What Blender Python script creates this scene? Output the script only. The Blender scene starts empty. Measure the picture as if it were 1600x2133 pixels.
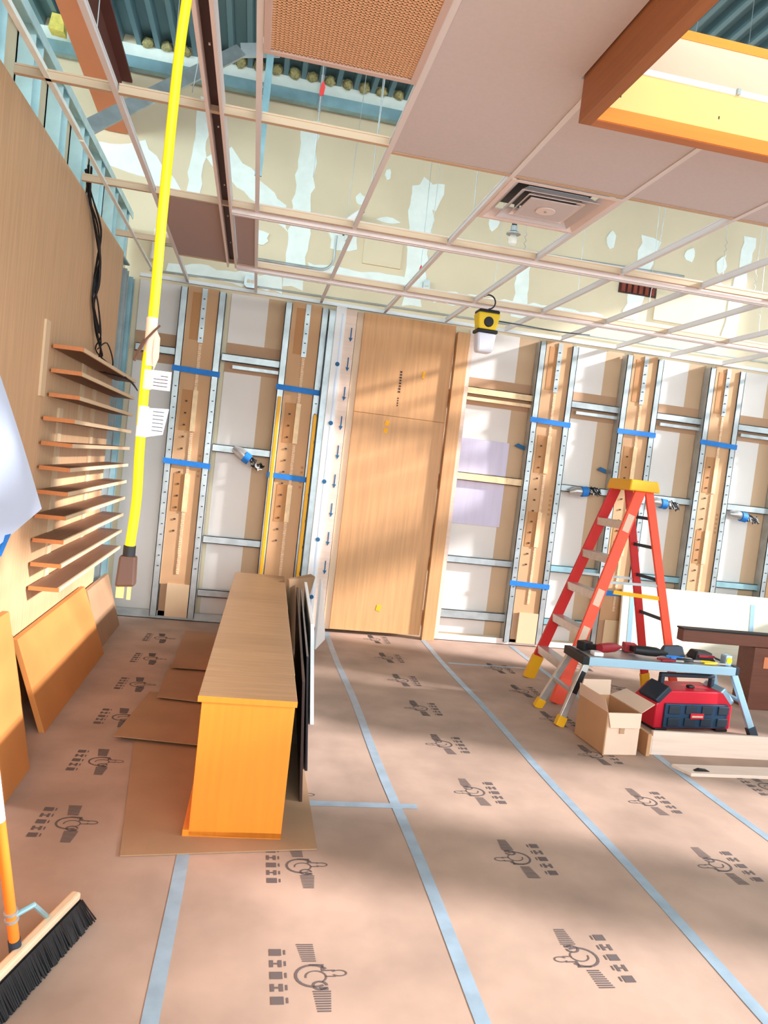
import bpy, math, random
from mathutils import Vector, Matrix
random.seed(7)
S = bpy.context.scene
COL = S.collection
# ------------------------------------------------------------------ camera
cam = bpy.data.cameras.new('camera'); camo = bpy.data.objects.new('camera', cam); COL.objects.link(camo)
cam.sensor_fit = 'VERTICAL'; cam.sensor_height = 36.0; cam.sensor_width = 36.0
cam.lens = 1552.0 * 36.0 / 2133.0
cam.clip_start = 0.02; cam.clip_end = 200
M3 = Matrix(((0.97822844, 0.10304776, 0.18013961), (-0.17272963, -0.07687418, 0.98196478), (0.11503735, -0.99170133, -0.0574011)))
R = M3 @ Matrix(((1, 0, 0), (0, -1, 0), (0, 0, -1)))
H = 1.566
camo.matrix_world = Matrix.Translation((0, 0, H)) @ R.to_4x4()
S.camera = camo
# ------------------------------------------------------------------ world, sun, daylight fill
W = bpy.data.worlds.new('world'); S.world = W; W.use_nodes = True
bg = W.node_tree.nodes['Background']; bg.inputs[0].default_value = (0.76, 0.90, 1.0, 1); bg.inputs[1].default_value = 4.4
sun = bpy.data.lights.new('sun', 'SUN'); suno = bpy.data.objects.new('sun', sun); COL.objects.link(suno)
sun.energy = 12.5; sun.angle = math.radians(3.0); sun.color = (0.97, 0.97, 1.0)
suno.rotation_euler = Vector((-1, 0.3, -0.42)).to_track_quat('-Z', 'Y').to_euler()
suno.location = (20, -6, 9)
def area(name, loc, aim, sx, sy, power, color=(0.9, 0.96, 1.0)):
    l = bpy.data.lights.new(name, 'AREA'); o = bpy.data.objects.new(name, l); COL.objects.link(o)
    l.shape = 'RECTANGLE'; l.size = sx; l.size_y = sy; l.energy = power; l.color = color
    o.location = loc; o.rotation_euler = Vector(aim).to_track_quat('-Z', 'Y').to_euler()
    return o
# area lights added at unseen wall openings, standing in for daylight
area('storefront_fill', (2.2, -3.9, 1.5), (0, 1, 0), 6.4, 2.7, 150, (0.78, 0.91, 1.0))
area('clerestory_fill', (1.5, -3.9, 3.95), (0, 1, 0.0), 8.0, 1.3, 420, (0.82, 0.98, 1.0))
area('side_clerestory_fill', (-3.9, 2.0, 3.95), (1, 0, 0.0), 8.0, 1.2, 260, (0.75, 0.97, 1.0))
vs = S.view_settings; vs.view_transform = 'Standard'; vs.look = 'None'; vs.gamma = 1.0; vs.exposure = -0.3; vs.use_curve_mapping = False

# ------------------------------------------------------------------ materials
def s2l(c):
    return tuple(((v / 255) / 12.92 if v / 255 <= 0.04045 else (((v / 255) + 0.055) / 1.055) ** 2.4) for v in c)
MATS = {}
def mat(name, rgb, rough=0.6, metal=0.0, var=0.0, scale=8.0, stretch=(1, 1, 1), rgb2=None, bump=0.0, bscale=40.0, emit=0.0, alpha=1.0, trans=0.0, spec=0.4):
    m = bpy.data.materials.new(name); m.use_nodes = True
    nt = m.node_tree; b = nt.nodes['Principled BSDF']
    c = s2l(rgb)
    b.inputs['Base Color'].default_value = (*c, 1); b.inputs['Roughness'].default_value = rough
    b.inputs['Metallic'].default_value = metal; b.inputs['Specular IOR Level'].default_value = spec
    if emit:
        b.inputs['Emission Color'].default_value = (*c, 1); b.inputs['Emission Strength'].default_value = emit
    if alpha < 1: b.inputs['Alpha'].default_value = alpha
    if trans: b.inputs['Transmission Weight'].default_value = trans
    tc = mp = None
    if var or rgb2 or bump:
        tc = nt.nodes.new('ShaderNodeNewGeometry'); mp = nt.nodes.new('ShaderNodeMapping'); nt.links.new(tc.outputs['Position'], mp.inputs[0])
        mp.inputs['Scale'].default_value = stretch
    if var or rgb2:
        n = nt.nodes.new('ShaderNodeTexNoise'); n.inputs['Scale'].default_value = scale; n.inputs['Detail'].default_value = 5
        nt.links.new(mp.outputs[0], n.inputs[0])
        cr = nt.nodes.new('ShaderNodeValToRGB'); nt.links.new(n.outputs[0], cr.inputs[0])
        c2 = s2l(rgb2) if rgb2 else tuple(v * (1 - var) for v in c)
        cr.color_ramp.elements[0].position = 0.35; cr.color_ramp.elements[1].position = 0.65
        cr.color_ramp.elements[0].color = (*c2, 1); cr.color_ramp.elements[1].color = (*(c if rgb2 else tuple(min(1, v * (1 + var * 0.5)) for v in c)), 1)
        nt.links.new(cr.outputs[0], b.inputs['Base Color'])
    if bump:
        n2 = nt.nodes.new('ShaderNodeTexNoise'); n2.inputs['Scale'].default_value = bscale; n2.inputs['Detail'].default_value = 4
        nt.links.new(mp.outputs[0], n2.inputs[0])
        bp = nt.nodes.new('ShaderNodeBump'); bp.inputs['Strength'].default_value = bump; bp.inputs['Distance'].default_value = 0.02
        nt.links.new(n2.outputs[0], bp.inputs['Height']); nt.links.new(bp.outputs[0], b.inputs['Normal'])
    MATS[name] = m; return m
GZ = (14, 14, 0.7); GY = (14, 0.7, 14); GX = (0.7, 14, 14)
mat('paper_floor', (178, 148, 130), 0.75, var=0.2, scale=2.2, bump=0.25, bscale=3.5)
mat('ink', (98, 84, 82), 0.8)
mat('seam_tape', (146, 164, 178), 0.35, var=0.12, scale=12)
mat('kraft', (166, 128, 96), 0.85, var=0.10, scale=3)
mat('kraft_warm', (196, 128, 66), 0.8, var=0.08, scale=2.5)
mat('laminate_wall', (214, 170, 128), 0.5, var=0.10, scale=3.2, stretch=GZ)
mat('laminate_door', (214, 158, 106), 0.45, var=0.10, scale=3.0, stretch=GZ)
mat('laminate_warm_lit', (240, 140, 42), 0.45, var=0.06, scale=3.0, stretch=GZ)  # same laminate as the top; warm light is put into its colour
mat('laminate_top', (172, 130, 92), 0.42, var=0.13, scale=4.0, stretch=GX)
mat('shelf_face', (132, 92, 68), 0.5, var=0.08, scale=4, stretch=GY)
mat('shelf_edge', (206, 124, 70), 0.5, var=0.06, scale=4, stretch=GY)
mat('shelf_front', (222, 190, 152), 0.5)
mat('drywall', (226, 208, 176), 0.85, var=0.06, scale=1.6)
mat('drywall_low', (232, 222, 214), 0.8, var=0.04, scale=2.0)
mat('drywall_tan', (206, 172, 138), 0.8, var=0.05, scale=2.0)
mat('compound', (240, 246, 238), 0.8, var=0.05, scale=10)
mat('galv', (186, 192, 192), 0.38, metal=0.55, var=0.16, scale=9)
mat('galv_blue', (150, 186, 194), 0.4, metal=0.45, var=0.22, scale=5)
mat('stud_cool', (202, 234, 238), 0.4, metal=0.1, var=0.15, scale=6)
mat('tee', (226, 222, 222), 0.5)
mat('tee_pink', (232, 216, 210), 0.5)
mat('tee_web', (206, 176, 146), 0.45, metal=0.2)
mat('slot_dark', (70, 46, 44), 0.6)
mat('tile', (206, 198, 198), 0.9, var=0.02, scale=60)
mat('tile_brown', (176, 156, 152), 0.9)
mat('grille_frame', (206, 184, 176), 0.6)
mat('grille_core', (236, 190, 148), 0.6)
mat('grille_back', (60, 36, 24), 0.8)
mat('deck', (112, 146, 156), 0.45, metal=0.25, var=0.08, scale=3, stretch=(1, 0.2, 1))
mat('rust_primer', (220, 134, 92), 0.7, var=0.06, scale=3)
mat('primer_shade', (112, 62, 54), 0.7, var=0.06, scale=3)  # dark copy of the beam primer, with shade put into the colour
mat('batt', (232, 214, 110), 0.95, var=0.15, scale=30)
mat('wool', (190, 178, 122), 0.95, var=0.3, scale=60, bump=0.8, bscale=90)
mat('wood_box', (158, 100, 60), 0.5, var=0.10, scale=3.0, stretch=GY)
mat('wood_orange', (240, 146, 52), 0.5, var=0.08, scale=3.0, stretch=GX)
mat('lamp_cream', (248, 206, 130), 0.6, emit=0.12)
mat('cream', (226, 190, 164), 0.6)
mat('cord_yellow', (250, 226, 16), 0.45)
mat('black', (26, 24, 26), 0.5)
mat('charcoal', (44, 54, 66), 0.55)
mat('rubber_brown', (92, 60, 46), 0.5)
mat('brass', (232, 190, 120), 0.3, metal=0.6)
mat('white', (244, 240, 238), 0.6)
mat('paper_white', (238, 232, 238), 0.8, var=0.03, scale=5)
mat('film', (206, 218, 240), 0.4, var=0.04, scale=2)
mat('blue_tape', (30, 122, 204), 0.6, var=0.08, scale=20)
mat('ladder_orange', (250, 84, 50), 0.45, var=0.06, scale=10)
mat('ladder_red', (206, 40, 36), 0.45, var=0.06, scale=10)
mat('ladder_yellow', (240, 176, 20), 0.5)
mat('alu', (196, 192, 188), 0.35, metal=0.6, var=0.08, scale=20)
mat('alu_blue', (168, 204, 224), 0.35, metal=0.4)
mat('radio_red', (216, 34, 54), 0.4)
mat('radio_blue', (38, 66, 92), 0.5)
mat('cardboard', (194, 146, 106), 0.85, var=0.06, scale=4)
mat('cardboard_pale', (228, 196, 172), 0.85, var=0.04, scale=4)
mat('pale_wood', (232, 204, 186), 0.6, var=0.06, scale=4, stretch=GX)
mat('ply', (234, 226, 204), 0.6, var=0.06, scale=4, stretch=GX)
mat('dark_wood', (116, 70, 54), 0.4, var=0.12, scale=4, stretch=GX)
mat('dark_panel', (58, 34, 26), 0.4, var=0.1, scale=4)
mat('black_panel', (34, 30, 34), 0.25)
mat('foam_white', (240, 238, 236), 0.7)
mat('handle_orange', (244, 124, 40), 0.4)
mat('broom_wood', (240, 206, 170), 0.55, var=0.05, scale=10)
mat('lamp_yellow', (240, 200, 20), 0.45)
mat('lamp_shade', (232, 232, 242), 0.5)
mat('glass', (240, 240, 236), 0.08, alpha=0.35)
mat('yellow_bar', (244, 176, 20), 0.5)
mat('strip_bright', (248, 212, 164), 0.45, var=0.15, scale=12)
mat('bubble', (244, 206, 166), 0.5, var=0.15, scale=60)
mat('brick', (132, 60, 44), 0.85, var=0.2, scale=12)
mat('red_tag', (214, 62, 58), 0.7)
mat('blue_mark', (40, 98, 140), 0.7)
mat('lavender', (214, 204, 224), 0.6, var=0.05, scale=4, stretch=(6, 1, 0.6))
mat('mark_yellow', (250, 176, 30), 0.7)
mat('tool_red', (150, 26, 36), 0.5)
mat('duct_wrap', (210, 206, 206), 0.5, bump=0.7, bscale=9)
mat('wall_plain', (226, 214, 200), 0.85, var=0.04, scale=2)
mat('bolt', (70, 50, 40), 0.6)

def smooth_path(ctrl, n=5):
    ctrl = [Vector(c) for c in ctrl]; out = []
    for i in range(len(ctrl) - 1):
        p0 = ctrl[max(i - 1, 0)]; p1 = ctrl[i]; p2 = ctrl[i + 1]; p3 = ctrl[min(i + 2, len(ctrl) - 1)]
        for k in range(n):
            t = k / n; out.append(.5 * ((2 * p1) + (p2 - p0) * t + (2 * p0 - 5 * p1 + 4 * p2 - p3) * t * t + (3 * p1 - p0 - 3 * p2 + p3) * t ** 3))
    return out + [ctrl[-1]]
# ------------------------------------------------------------------ mesh builder
class MB:
    def __init__(s): s.v = []; s.f = []; s.smooth = False
    def add(s, vs, fs):
        n = len(s.v); s.v += [tuple(p) for p in vs]; s.f += [tuple(i + n for i in f) for f in fs]; return s
    def box(s, x0, x1, y0, y1, z0, z1):
        return s.add([(x0, y0, z0), (x1, y0, z0), (x1, y1, z0), (x0, y1, z0), (x0, y0, z1), (x1, y0, z1), (x1, y1, z1), (x0, y1, z1)],
                     [(0, 3, 2, 1), (4, 5, 6, 7), (0, 1, 5, 4), (1, 2, 6, 5), (2, 3, 7, 6), (3, 0, 4, 7)])
    def hexa(s, b, t):   # bottom and top quads, counter-clockwise seen from the top side
        return s.add(list(b) + list(t), [(0, 3, 2, 1), (4, 5, 6, 7), (0, 1, 5, 4), (1, 2, 6, 5), (2, 3, 7, 6), (3, 0, 4, 7)])
    def bar(s, a, b, w, h, up=(0, 0, 1)):
        a = Vector(a); b = Vector(b); d = (b - a).normalized(); u = Vector(up); x = d.cross(u)
        if x.length < 1e-4: x = d.cross(Vector((1, 0, 0)))
        x.normalize(); y = x.cross(d).normalized(); x *= w / 2; y *= h / 2
        q = lambda p: [p - x - y, p + x - y, p + x + y, p - x + y]
        return s.hexa(q(a), q(b))
    def tube(s, pts, r, n=8, cap=True):
        pts = [Vector(p) for p in pts]; m = len(pts); rs = r if isinstance(r, (list, tuple)) else [r] * m
        vs = []; fs = []; prev = None
        for i, p in enumerate(pts):
            d = (pts[min(i + 1, m - 1)] - pts[max(i - 1, 0)]).normalized()
            if prev is None:
                x = d.orthogonal().normalized()
            else:
                x = (prev - d * prev.dot(d)).normalized()
            prev = x; y = d.cross(x)
            for k in range(n):
                a = 2 * math.pi * k / n; vs.append(p + (x * math.cos(a) + y * math.sin(a)) * rs[i])
        for i in range(m - 1):
            for k in range(n):
                fs.append((i * n + k, i * n + (k + 1) % n, (i + 1) * n + (k + 1) % n, (i + 1) * n + k))
        if cap: fs += [tuple(reversed(range(n))), tuple(range((m - 1) * n, m * n))]
        s.smooth = True
        return s.add(vs, fs)
    def prism(s, poly, axis, a, b):   # poly 2-D points in the other two axes (cyclic order), extruded a..b on axis
        def P(u, w, t): return {0: (t, u, w), 1: (u, t, w), 2: (u, w, t)}[axis]
        n = len(poly)
        return s.add([P(u, w, a) for u, w in poly] + [P(u, w, b) for u, w in poly],
                     [tuple(range(n)), tuple(reversed(range(n, 2 * n)))] + [(i, i + n, (i + 1) % n + n, (i + 1) % n) for i in range(n)])
    def mesh(s, name):
        me = bpy.data.meshes.new(name); me.from_pydata(s.v, [], s.f); me.validate()
        import bmesh
        bm = bmesh.new(); bm.from_mesh(me); bmesh.ops.recalc_face_normals(bm, faces=bm.faces); bm.to_mesh(me); bm.free()
        if s.smooth:
            for p in me.polygons: p.use_smooth = True
            try: me.set_sharp_from_angle(angle=math.radians(40))
            except Exception: pass
        return me
    def build(s, name, m, parent=None, bevel=0.0, local=False):
        me = s.mesh(name); me.materials.append(MATS[m]); o = bpy.data.objects.new(name, me); COL.objects.link(o)
        if parent is not None: attach(o, parent, local)
        else: recenter(o)
        if bevel:
            b = o.modifiers.new('bevel', 'BEVEL'); b.width = bevel; b.segments = 2; b.limit_method = 'ANGLE'
        return o
def rootloc(o):
    l = Vector(o.location)
    while o.parent is not None: o = o.parent; l += Vector(o.location)
    return l
def attach(o, parent, local=False):
    o.parent = parent
    if not local:      # mesh data was written in world coordinates
        o.location = -rootloc(parent)
def recenter(o):
    me = o.data; n = len(me.vertices)
    xs = [v.co.x for v in me.vertices]; ys = [v.co.y for v in me.vertices]; zs = [v.co.z for v in me.vertices]
    c = Vector(((min(xs) + max(xs)) / 2, (min(ys) + max(ys)) / 2, min(zs)))
    me.transform(Matrix.Translation(-c)); o.location = c
def tag(o, label, cat, group=None):
    o['label'] = label; o['category'] = cat
    if group: o['group'] = group
    return o
def struct(o, label=None, cat=None):
    o['kind'] = 'structure'
    if label: o['label'] = label
    if cat: o['category'] = cat
    return o
def thing(name, loc, label, cat, group=None, rz=0.0):
    o = bpy.data.objects.new(name, None); COL.objects.link(o); o.location = loc; o.rotation_euler = (0, 0, rz); o.empty_display_size = 0.1
    return tag(o, label, cat, group)
def inst(src, parent, loc):   # linked copy of a part at an offset
    c = src.copy(); COL.objects.link(c); c.parent = parent; c.location = loc; return c

ZC = 3.0; YB = 6.95; XL = -1.15; XR = 6.5; YF = -4.0; XO = -4.0; ZD = 4.93
# ================================================================== SETTING
# ---- floor: paper sheets laid in strips over a slab
fl = struct(MB().box(XO, XR, YF, YB + .1, -0.12, -0.004).build('floor', 'wall_plain'), 'floor slab covered with brown protective paper', 'floor')
seams = [XO, -1.03, -0.11, 0.83, 1.75, 2.64, 3.56, 4.48, 5.4, XR]
sheets = [MB().box(a, b, YF, YB, -0.004, 0.0).build('paper_sheet', 'paper_floor', fl) for a, b in zip(seams[:-1], seams[1:])]
# printed emblem: a column of block letters beside a hatched badge, ink lying on the paper
def logo_mesh():
    b = MB()
    def quad(x0, x1, y0, y1, sk=0.0): b.add([(x0, y0, 0), (x1, y0, 0), (x1 + sk, y1, 0), (x0 + sk, y1, 0)], [(0, 1, 2, 3)])
    for k in range(5):
        y = 0.115 - k * 0.056
        if k % 2 == 0:
            quad(-.128, -.088, y - .017, y + .017)
        else:
            quad(-.128, -.116, y - .017, y + .017); quad(-.100, -.088, y - .017, y + .017); quad(-.116, -.1, y - .004, y + .004)
        quad(-.080, -.074, y - .012, y + .012)
    for k in range(9): quad(-.035 + k * .002, .022 + k * .0005, .152 - k * .0105, .158 - k * .0105)
    for k in range(9): quad(.005 + k * .001, .062 - k * .001, -.075 - k * .0105, -.069 - k * .0105)
    def ring(cx, cy, rx, ry, a0, a1, w, n=14):
        for i in range(n):
            t0 = a0 + (a1 - a0) * i / n; t1 = a0 + (a1 - a0) * (i + 1) / n
            p = lambda t, k: (cx + (rx - k) * math.cos(t), cy + (ry - k) * math.sin(t), 0)
            b.add([p(t0, 0), p(t1, 0), p(t1, w), p(t0, w)], [(0, 1, 2, 3)])
    ring(.012, .0, .062, .055, math.radians(40), math.radians(300), .009)
    ring(.02, -.005, .036, .030, math.radians(-60), math.radians(190), .005)
    ring(.030, -.045, .026, .022, 0, math.radians(330), .008)
    ring(.098, .012, .026, .016, math.radians(-150), math.radians(150), .005)
    quad(.050, .085, .022, .028); quad(.050, .085, -.006, -.001); quad(.040, .048, .02, .05); quad(.0, .05, .048, .055)
    quad(.028, .055, -.066, -.052)
    return b.mesh('printed_logo')
lm = logo_mesh(); lm.materials.append(MATS['ink'])
def logo(sheet, x, y, rz, s=1.0):
    o = bpy.data.objects.new('printed_logo', lm); COL.objects.link(o); o.parent = sheet
    o.location = Vector((x, y, 0.0012)) - rootloc(sheet); o.rotation_euler = (0, 0, rz); o.scale = (s, s, 1)
for k in range(6): logo(sheets[1], -0.58, 3.08 + 0.614 * k, math.radians(-2), .95)
for y in (2.17, 2.79, 3.40): logo(sheets[2], 0.335, y, 0, .95)
for k in range(8): logo(sheets[3], 1.28, 2.25 + 0.63 * k, math.pi, .95)
for k in range(7): logo(sheets[4], 2.21, 2.24 + 0.615 * k, math.pi, .95)
for k in range(6): logo(sheets[5], 3.10, 3.10 + 0.62 * k, 0, .95)
# ---- roof deck with flutes along Y
d = MB(); prof = []; x = XO; p = 0.157
while x < XR:
    prof += [(x, ZD), (x + .035, ZD), (x + .05, ZD + .07), (x + .137, ZD + .07), (x + .152, ZD)]
    x += p
for (xa, za), (xb, zb) in zip(prof[:-1], prof[1:]):
    d.add([(xa, YF, za), (xb, YF, zb), (xb, YB, zb), (xa, YB, za)], [(0, 1, 2, 3)])
struct(d.build('ceiling_deck', 'deck'), 'blue grey corrugated metal roof deck', 'ceiling')
# ---- walls
wb = struct(MB().box(XO, XR, YB, YB + .12, 0, ZD + .1).build('wall_back', 'drywall'), 'back wall of beige drywall with open metal studs', 'wall')
def wall_with_openings(name, axis, pos, th, a0, a1, z0, z1, holes):
    b = MB(); hs = sorted(holes); edges = sorted(set([a0, a1] + [h[0] for h in hs] + [h[1] for h in hs]))
    for u0, u1 in zip(edges[:-1], edges[1:]):
        col = sorted([(h[2], h[3]) for h in hs if h[0] <= u0 + 1e-6 and h[1] >= u1 - 1e-6]); z = z0
        spans = []
        for ha, hb in col:
            if ha > z: spans.append((z, ha))
            z = max(z, hb)
        if z < z1: spans.append((z, z1))
        for za, zb in spans:
            if axis == 0: b.box(pos, pos + th, u0, u1, za, zb)
            else: b.box(u0, u1, pos, pos + th, za, zb)
    return struct(b.build(name, 'wall_plain'), 'plain wall with tall window openings', 'wall')
RH = [(-3.4, -1.3, .2, 2.85), (-0.75, 0.95, .2, 2.85), (1.5, 2.62, .2, 2.85), (3.62, 3.84, .2, 2.85), (4.9, 6.5, .9, 2.85), (-3.4, 6.4, 3.2, 4.7)]
wall_with_openings('wall_right', 0, XR, .12, YF, YB, 0, ZD, RH)
wall_with_openings('wall_front_unseen', 1, YF - .12, .12, XO, XR, 0, ZD, [(-1.0, 5.4, .15, 2.85), (-2.5, 5.5, 3.3, 4.6)])  # unseen wall; its high opening is added to light the plenum
wall_with_openings('wall_outer_unseen', 0, XO - .12, .12, YF, YB, 0, ZD, [(-2.0, 6.0, 3.35, 4.55)])  # unseen outer wall; high opening added so light reaches the plenum
wi = 1
for (a, b_, z0, z1) in RH[:-1]:
    w = MB()
    for u in (a, b_ - .05): w.box(XR + .03, XR + .09, u, u + .05, z0, z1)
    for z in (z0, z1 - .05): w.box(XR + .03, XR + .09, a + .05, b_ - .05, z, z + .05)
    struct(w.build('window_%d' % wi, 'galv'), 'metal frame of a tall side window', 'window'); wi += 1
w = MB()
for u in (-1.0, 0.57, 2.17, 3.77, 5.35): w.box(u, u + .05, YF - .09, YF - .03, .15, 2.85)
for z in (.15, 2.80): w.box(-1.0, 5.4, YF - .091, YF - .029, z, z + .05)
struct(w.build('window_%d' % wi, 'galv'), 'unseen metal framed storefront window', 'window')
# ---- left wood-panelled partition
wl = struct(MB().box(XL - .10, XL, YF, 6.16, 0, 2.99).build('wall_left', 'laminate_wall'), 'left partition faced with tall wood laminate panels', 'wall')
for a, b_ in ((YF + .01, 2.2), (2.203, 3.32), (3.323, 4.27), (4.273, 5.22), (5.223, 6.16)):
    MB().box(XL, XL + .014, a, b_, 0.0, 2.995).build('laminate_panel', 'laminate_wall', wl)
for yy, z0, z1 in ((4.20, 1.74, 2.14), (5.12, 1.62, 2.07), (4.62, .62, 1.7), (5.5, .62, 1.95)):
    MB().box(XL + .014, XL + .026, yy, yy + .085, z0, z1).build('mounting_strip', 'shelf_front', wl)
# stud wall above the partition
for k in range(14):
    y = -0.2 + k * 0.5
    s_ = MB(); s_.box(XL - .10, XL - .094, y, y + .13, 2.99, 3.40); s_.box(XL - .10, XL - .02, y, y + .008, 2.99, 3.40); s_.box(XL - .10, XL - .02, y + .122, y + .13, 2.99, 3.40)
    s_.build('stud', 'stud_cool', wl)
MB().box(XL - .112, XL - .101, YF, 6.9, 2.99, 3.40).build('drywall_panel', 'drywall', wl)
t_ = MB(); t_.box(XL - .11, XL - .01, YF, 6.55, 3.40, 3.41); t_.box(XL - .016, XL - .01, YF, 6.55, 3.36, 3.40); t_.build('top_track', 'stud_cool', wl)
t_ = MB(); t_.box(XL - .10, XL - .004, YF, 6.55, 2.985, 2.998); t_.build('bottom_track', 'galv_blue', wl)
# corner studs between the partition and the back wall
for y, m_ in ((6.22, 'galv_blue'), (6.50, 'galv'), (6.80, 'galv_blue')):
    s_ = MB(); s_.box(XL - .1, XL - .01, y, y + .008, 0, 2.95); s_.box(XL - .1, XL - .092, y, y + .09, 0, 2.95); s_.box(XL - .1, XL - .01, y + .082, y + .09, 0, 2.95)
    s_.build('stud', m_, wl)
MB().box(XL - .2, XL - .105, 6.16, YB, 0, 2.99).build('drywall_panel', 'drywall_low', wl)

# ================================================================== BACK WALL FRAMING (parts of wall_back)
YS = 6.87     # front plane of the studs
def wpart(name, m, *bx, bevel=0):
    b = MB()
    for q in bx: b.box(*q)
    return b.build(name, m, wb, bevel)
# lower lining panels between standards
wpart('lining_panel', 'drywall_low', (-1.12, -.76, YB - .012, YB, .06, 2.97))
wpart('lining_panel', 'drywall_low', (-.33, .00, YB - .012, YB, .06, 2.97))
wpart('lining_panel', 'drywall_tan', (.0, .16, YB - .012, YB, .06, 2.97))
for a, b_ in ((1.9, 2.40), (2.98, 3.30), (3.88, 4.20), (4.78, 5.10), (5.66, 6.0)):
    wpart('lining_panel', 'drywall_low', (a, b_, YB - .012, YB, .06, 2.97))
for a, b_ in ((2.40, 2.6), (3.30, 3.49), (4.20, 4.39), (5.10, 5.28)):
    wpart('lining_panel', 'drywall_tan', (a, b_, YB - .012, YB, .06, 2.97))
mat('strap_brown', (186, 146, 114), 0.8, var=0.05, scale=3)
for a, b_ in ((-1.12, -.76), (-.33, .16), (1.9, 2.58), (2.98, 3.47), (3.88, 4.37), (4.78, 5.27)):
    wpart('backing_strip', 'strap_brown', (a, b_, YB - .018, YB - .012, 2.27, 2.53))
# blocking rails
def rail(x0, x1, z, m='galv', h=.068, y0=YS, two=False):
    b = MB(); b.box(x0, x1, y0, y0 + .006, z - h / 2, z + h / 2); b.box(x0, x1, y0, y0 + .05, z + h / 2 - .006, z + h / 2); b.box(x0, x1, y0, y0 + .05, z - h / 2, z - h / 2 + .006)
    b.build('blocking_rail', m, wb)
    if two: MB().box(x0 + .1, x1, y0 + .01, y0 + .04, z - h / 2 - .055, z - h / 2 - .025).build('blocking_rail', m, wb)
rail(-1.1, -.74, 2.38)
rail(-.36, .18, 2.39, two=True); rail(-.36, .18, 1.58); rail(-.36, .18, .75); rail(-.36, .18, .26)
rail(1.83, 2.62, 2.40, 'strip_bright', two=True); rail(1.83, 2.62, 1.585, 'strip_bright', .075); rail(1.86, 2.64, .785); rail(1.87, 2.64, .255, 'galv', .085)
for a in (2.94, 3.84, 4.74):
    rail(a, a + .56, 2.40, two=True); rail(a, a + .56, 1.585); rail(a, a + .56, .785, 'galv_blue'); rail(a, a + .56, .255, 'galv_blue')
# slotted standards: two channels and a kraft-wrapped board between them
hole_me = MB().box(-.009, .009, -.003, .003, -.007, .007).mesh('hole'); hole_me.materials.append(MATS['bolt'])
slot_me = MB().box(-.008, .008, -.003, .003, -.004, .004).mesh('slot'); slot_me.materials.append(MATS['charcoal'])
def sub(me, parent, x, y, z, name):
    o = bpy.data.objects.new(name, me); COL.objects.link(o); o.parent = parent; o.location = Vector((x, y, z)) - rootloc(parent); return o
mat('board_kraft', (206, 160, 118), 0.7, var=0.05, scale=2.5)
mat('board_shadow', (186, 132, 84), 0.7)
def standard(x, kind=0, ztop=2.94):
    w = .39; ch = []
    for xa in (x, x + w - .062):
        b = MB(); b.box(xa, xa + .062, YS - .05, YS - .044, .03, ztop); b.box(xa, xa + .006, YS - .05, YB - .02, .03, ztop); b.box(xa + .056, xa + .062, YS - .05, YB - .02, .03, ztop)
        c = b.build('stud_channel', 'galv', wb); ch.append(c)
        for k in range(20):
            z = 2.08 - k * .094
            if z > .4: sub(slot_me, c, xa + .034, YS - .052, z, 'slot')
    bd = MB().box(x + .062, x + w - .062, YS - .035, YS - .02, .32, ztop + .02).build('wrapped_board', 'board_kraft', wb)
    cx = x + w / 2 + .01
    def piece(nm, m, x0, x1, z0, z1, y=.004): return MB().box(x0, x1, YS - .035 - y, YS - .035, z0, z1).build(nm, m, bd)
    piece('slotted_strip', 'galv', cx - .022, cx + .022, 2.48, ztop + .01, .012)
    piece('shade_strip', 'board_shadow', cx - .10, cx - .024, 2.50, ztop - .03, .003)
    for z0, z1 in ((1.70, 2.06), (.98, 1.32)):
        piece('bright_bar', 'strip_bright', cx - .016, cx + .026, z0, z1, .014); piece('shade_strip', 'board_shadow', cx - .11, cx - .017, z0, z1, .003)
    for k in range(5):
        sub(slot_me, bd, cx, YS - .049, 2.86 - k * .085, 'slot')
    for k in range(12): sub(hole_me, bd, cx - .068, YS - .041, 1.96 - k * .105, 'hole')
    b = MB(); b.smooth = True
    for z0, z1 in ((1.32, 1.70), (2.06, 2.48), (.42, .98)):
        z = z0
        while z < z1 - .012:
            b.box(cx - .012 + .003 * random.random(), cx + .012 + .004 * random.random(), YS - .043, YS - .035, z, z + .012); z += .016
    b.build('bubble_seam', 'bubble', bd)
    for z0, z1 in ((1.48, 1.60),):
        for i in range(5): MB().box(x + w - .10, x + w - .078, YS - .0365, YS - .035, z0 - i * .045, z0 - i * .045 + .022).build('printed_letter', 'board_shadow', bd)
    # open profile at the foot
    f_ = MB(); f_.box(x + .07, x + .13, YS - .03, YS - .02, .03, .32); f_.build('foot_recess', 'strap_brown', wb)
    f_ = MB(); f_.box(x + .13, x + w - .064, YS - .05, YS - .02, .03, .33); f_.build('foot_profile', 'shelf_front', wb)
    return bd
XS = [-.76, .15, 2.57, 3.47, 4.37, 5.27]
for xx in XS: standard(xx)
# floor track
wpart('floor_track', 'galv', (-1.14, .52, YS - .03, YS - .024, 0, .075), (-1.14, .52, YS - .03, YB - .02, 0, .006))
wpart('floor_track', 'tee_pink', (1.86, 6.3, YS - .03, YS - .024, 0, .06), (1.86, 6.3, YS - .03, YB - .02, 0, .006))
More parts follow.
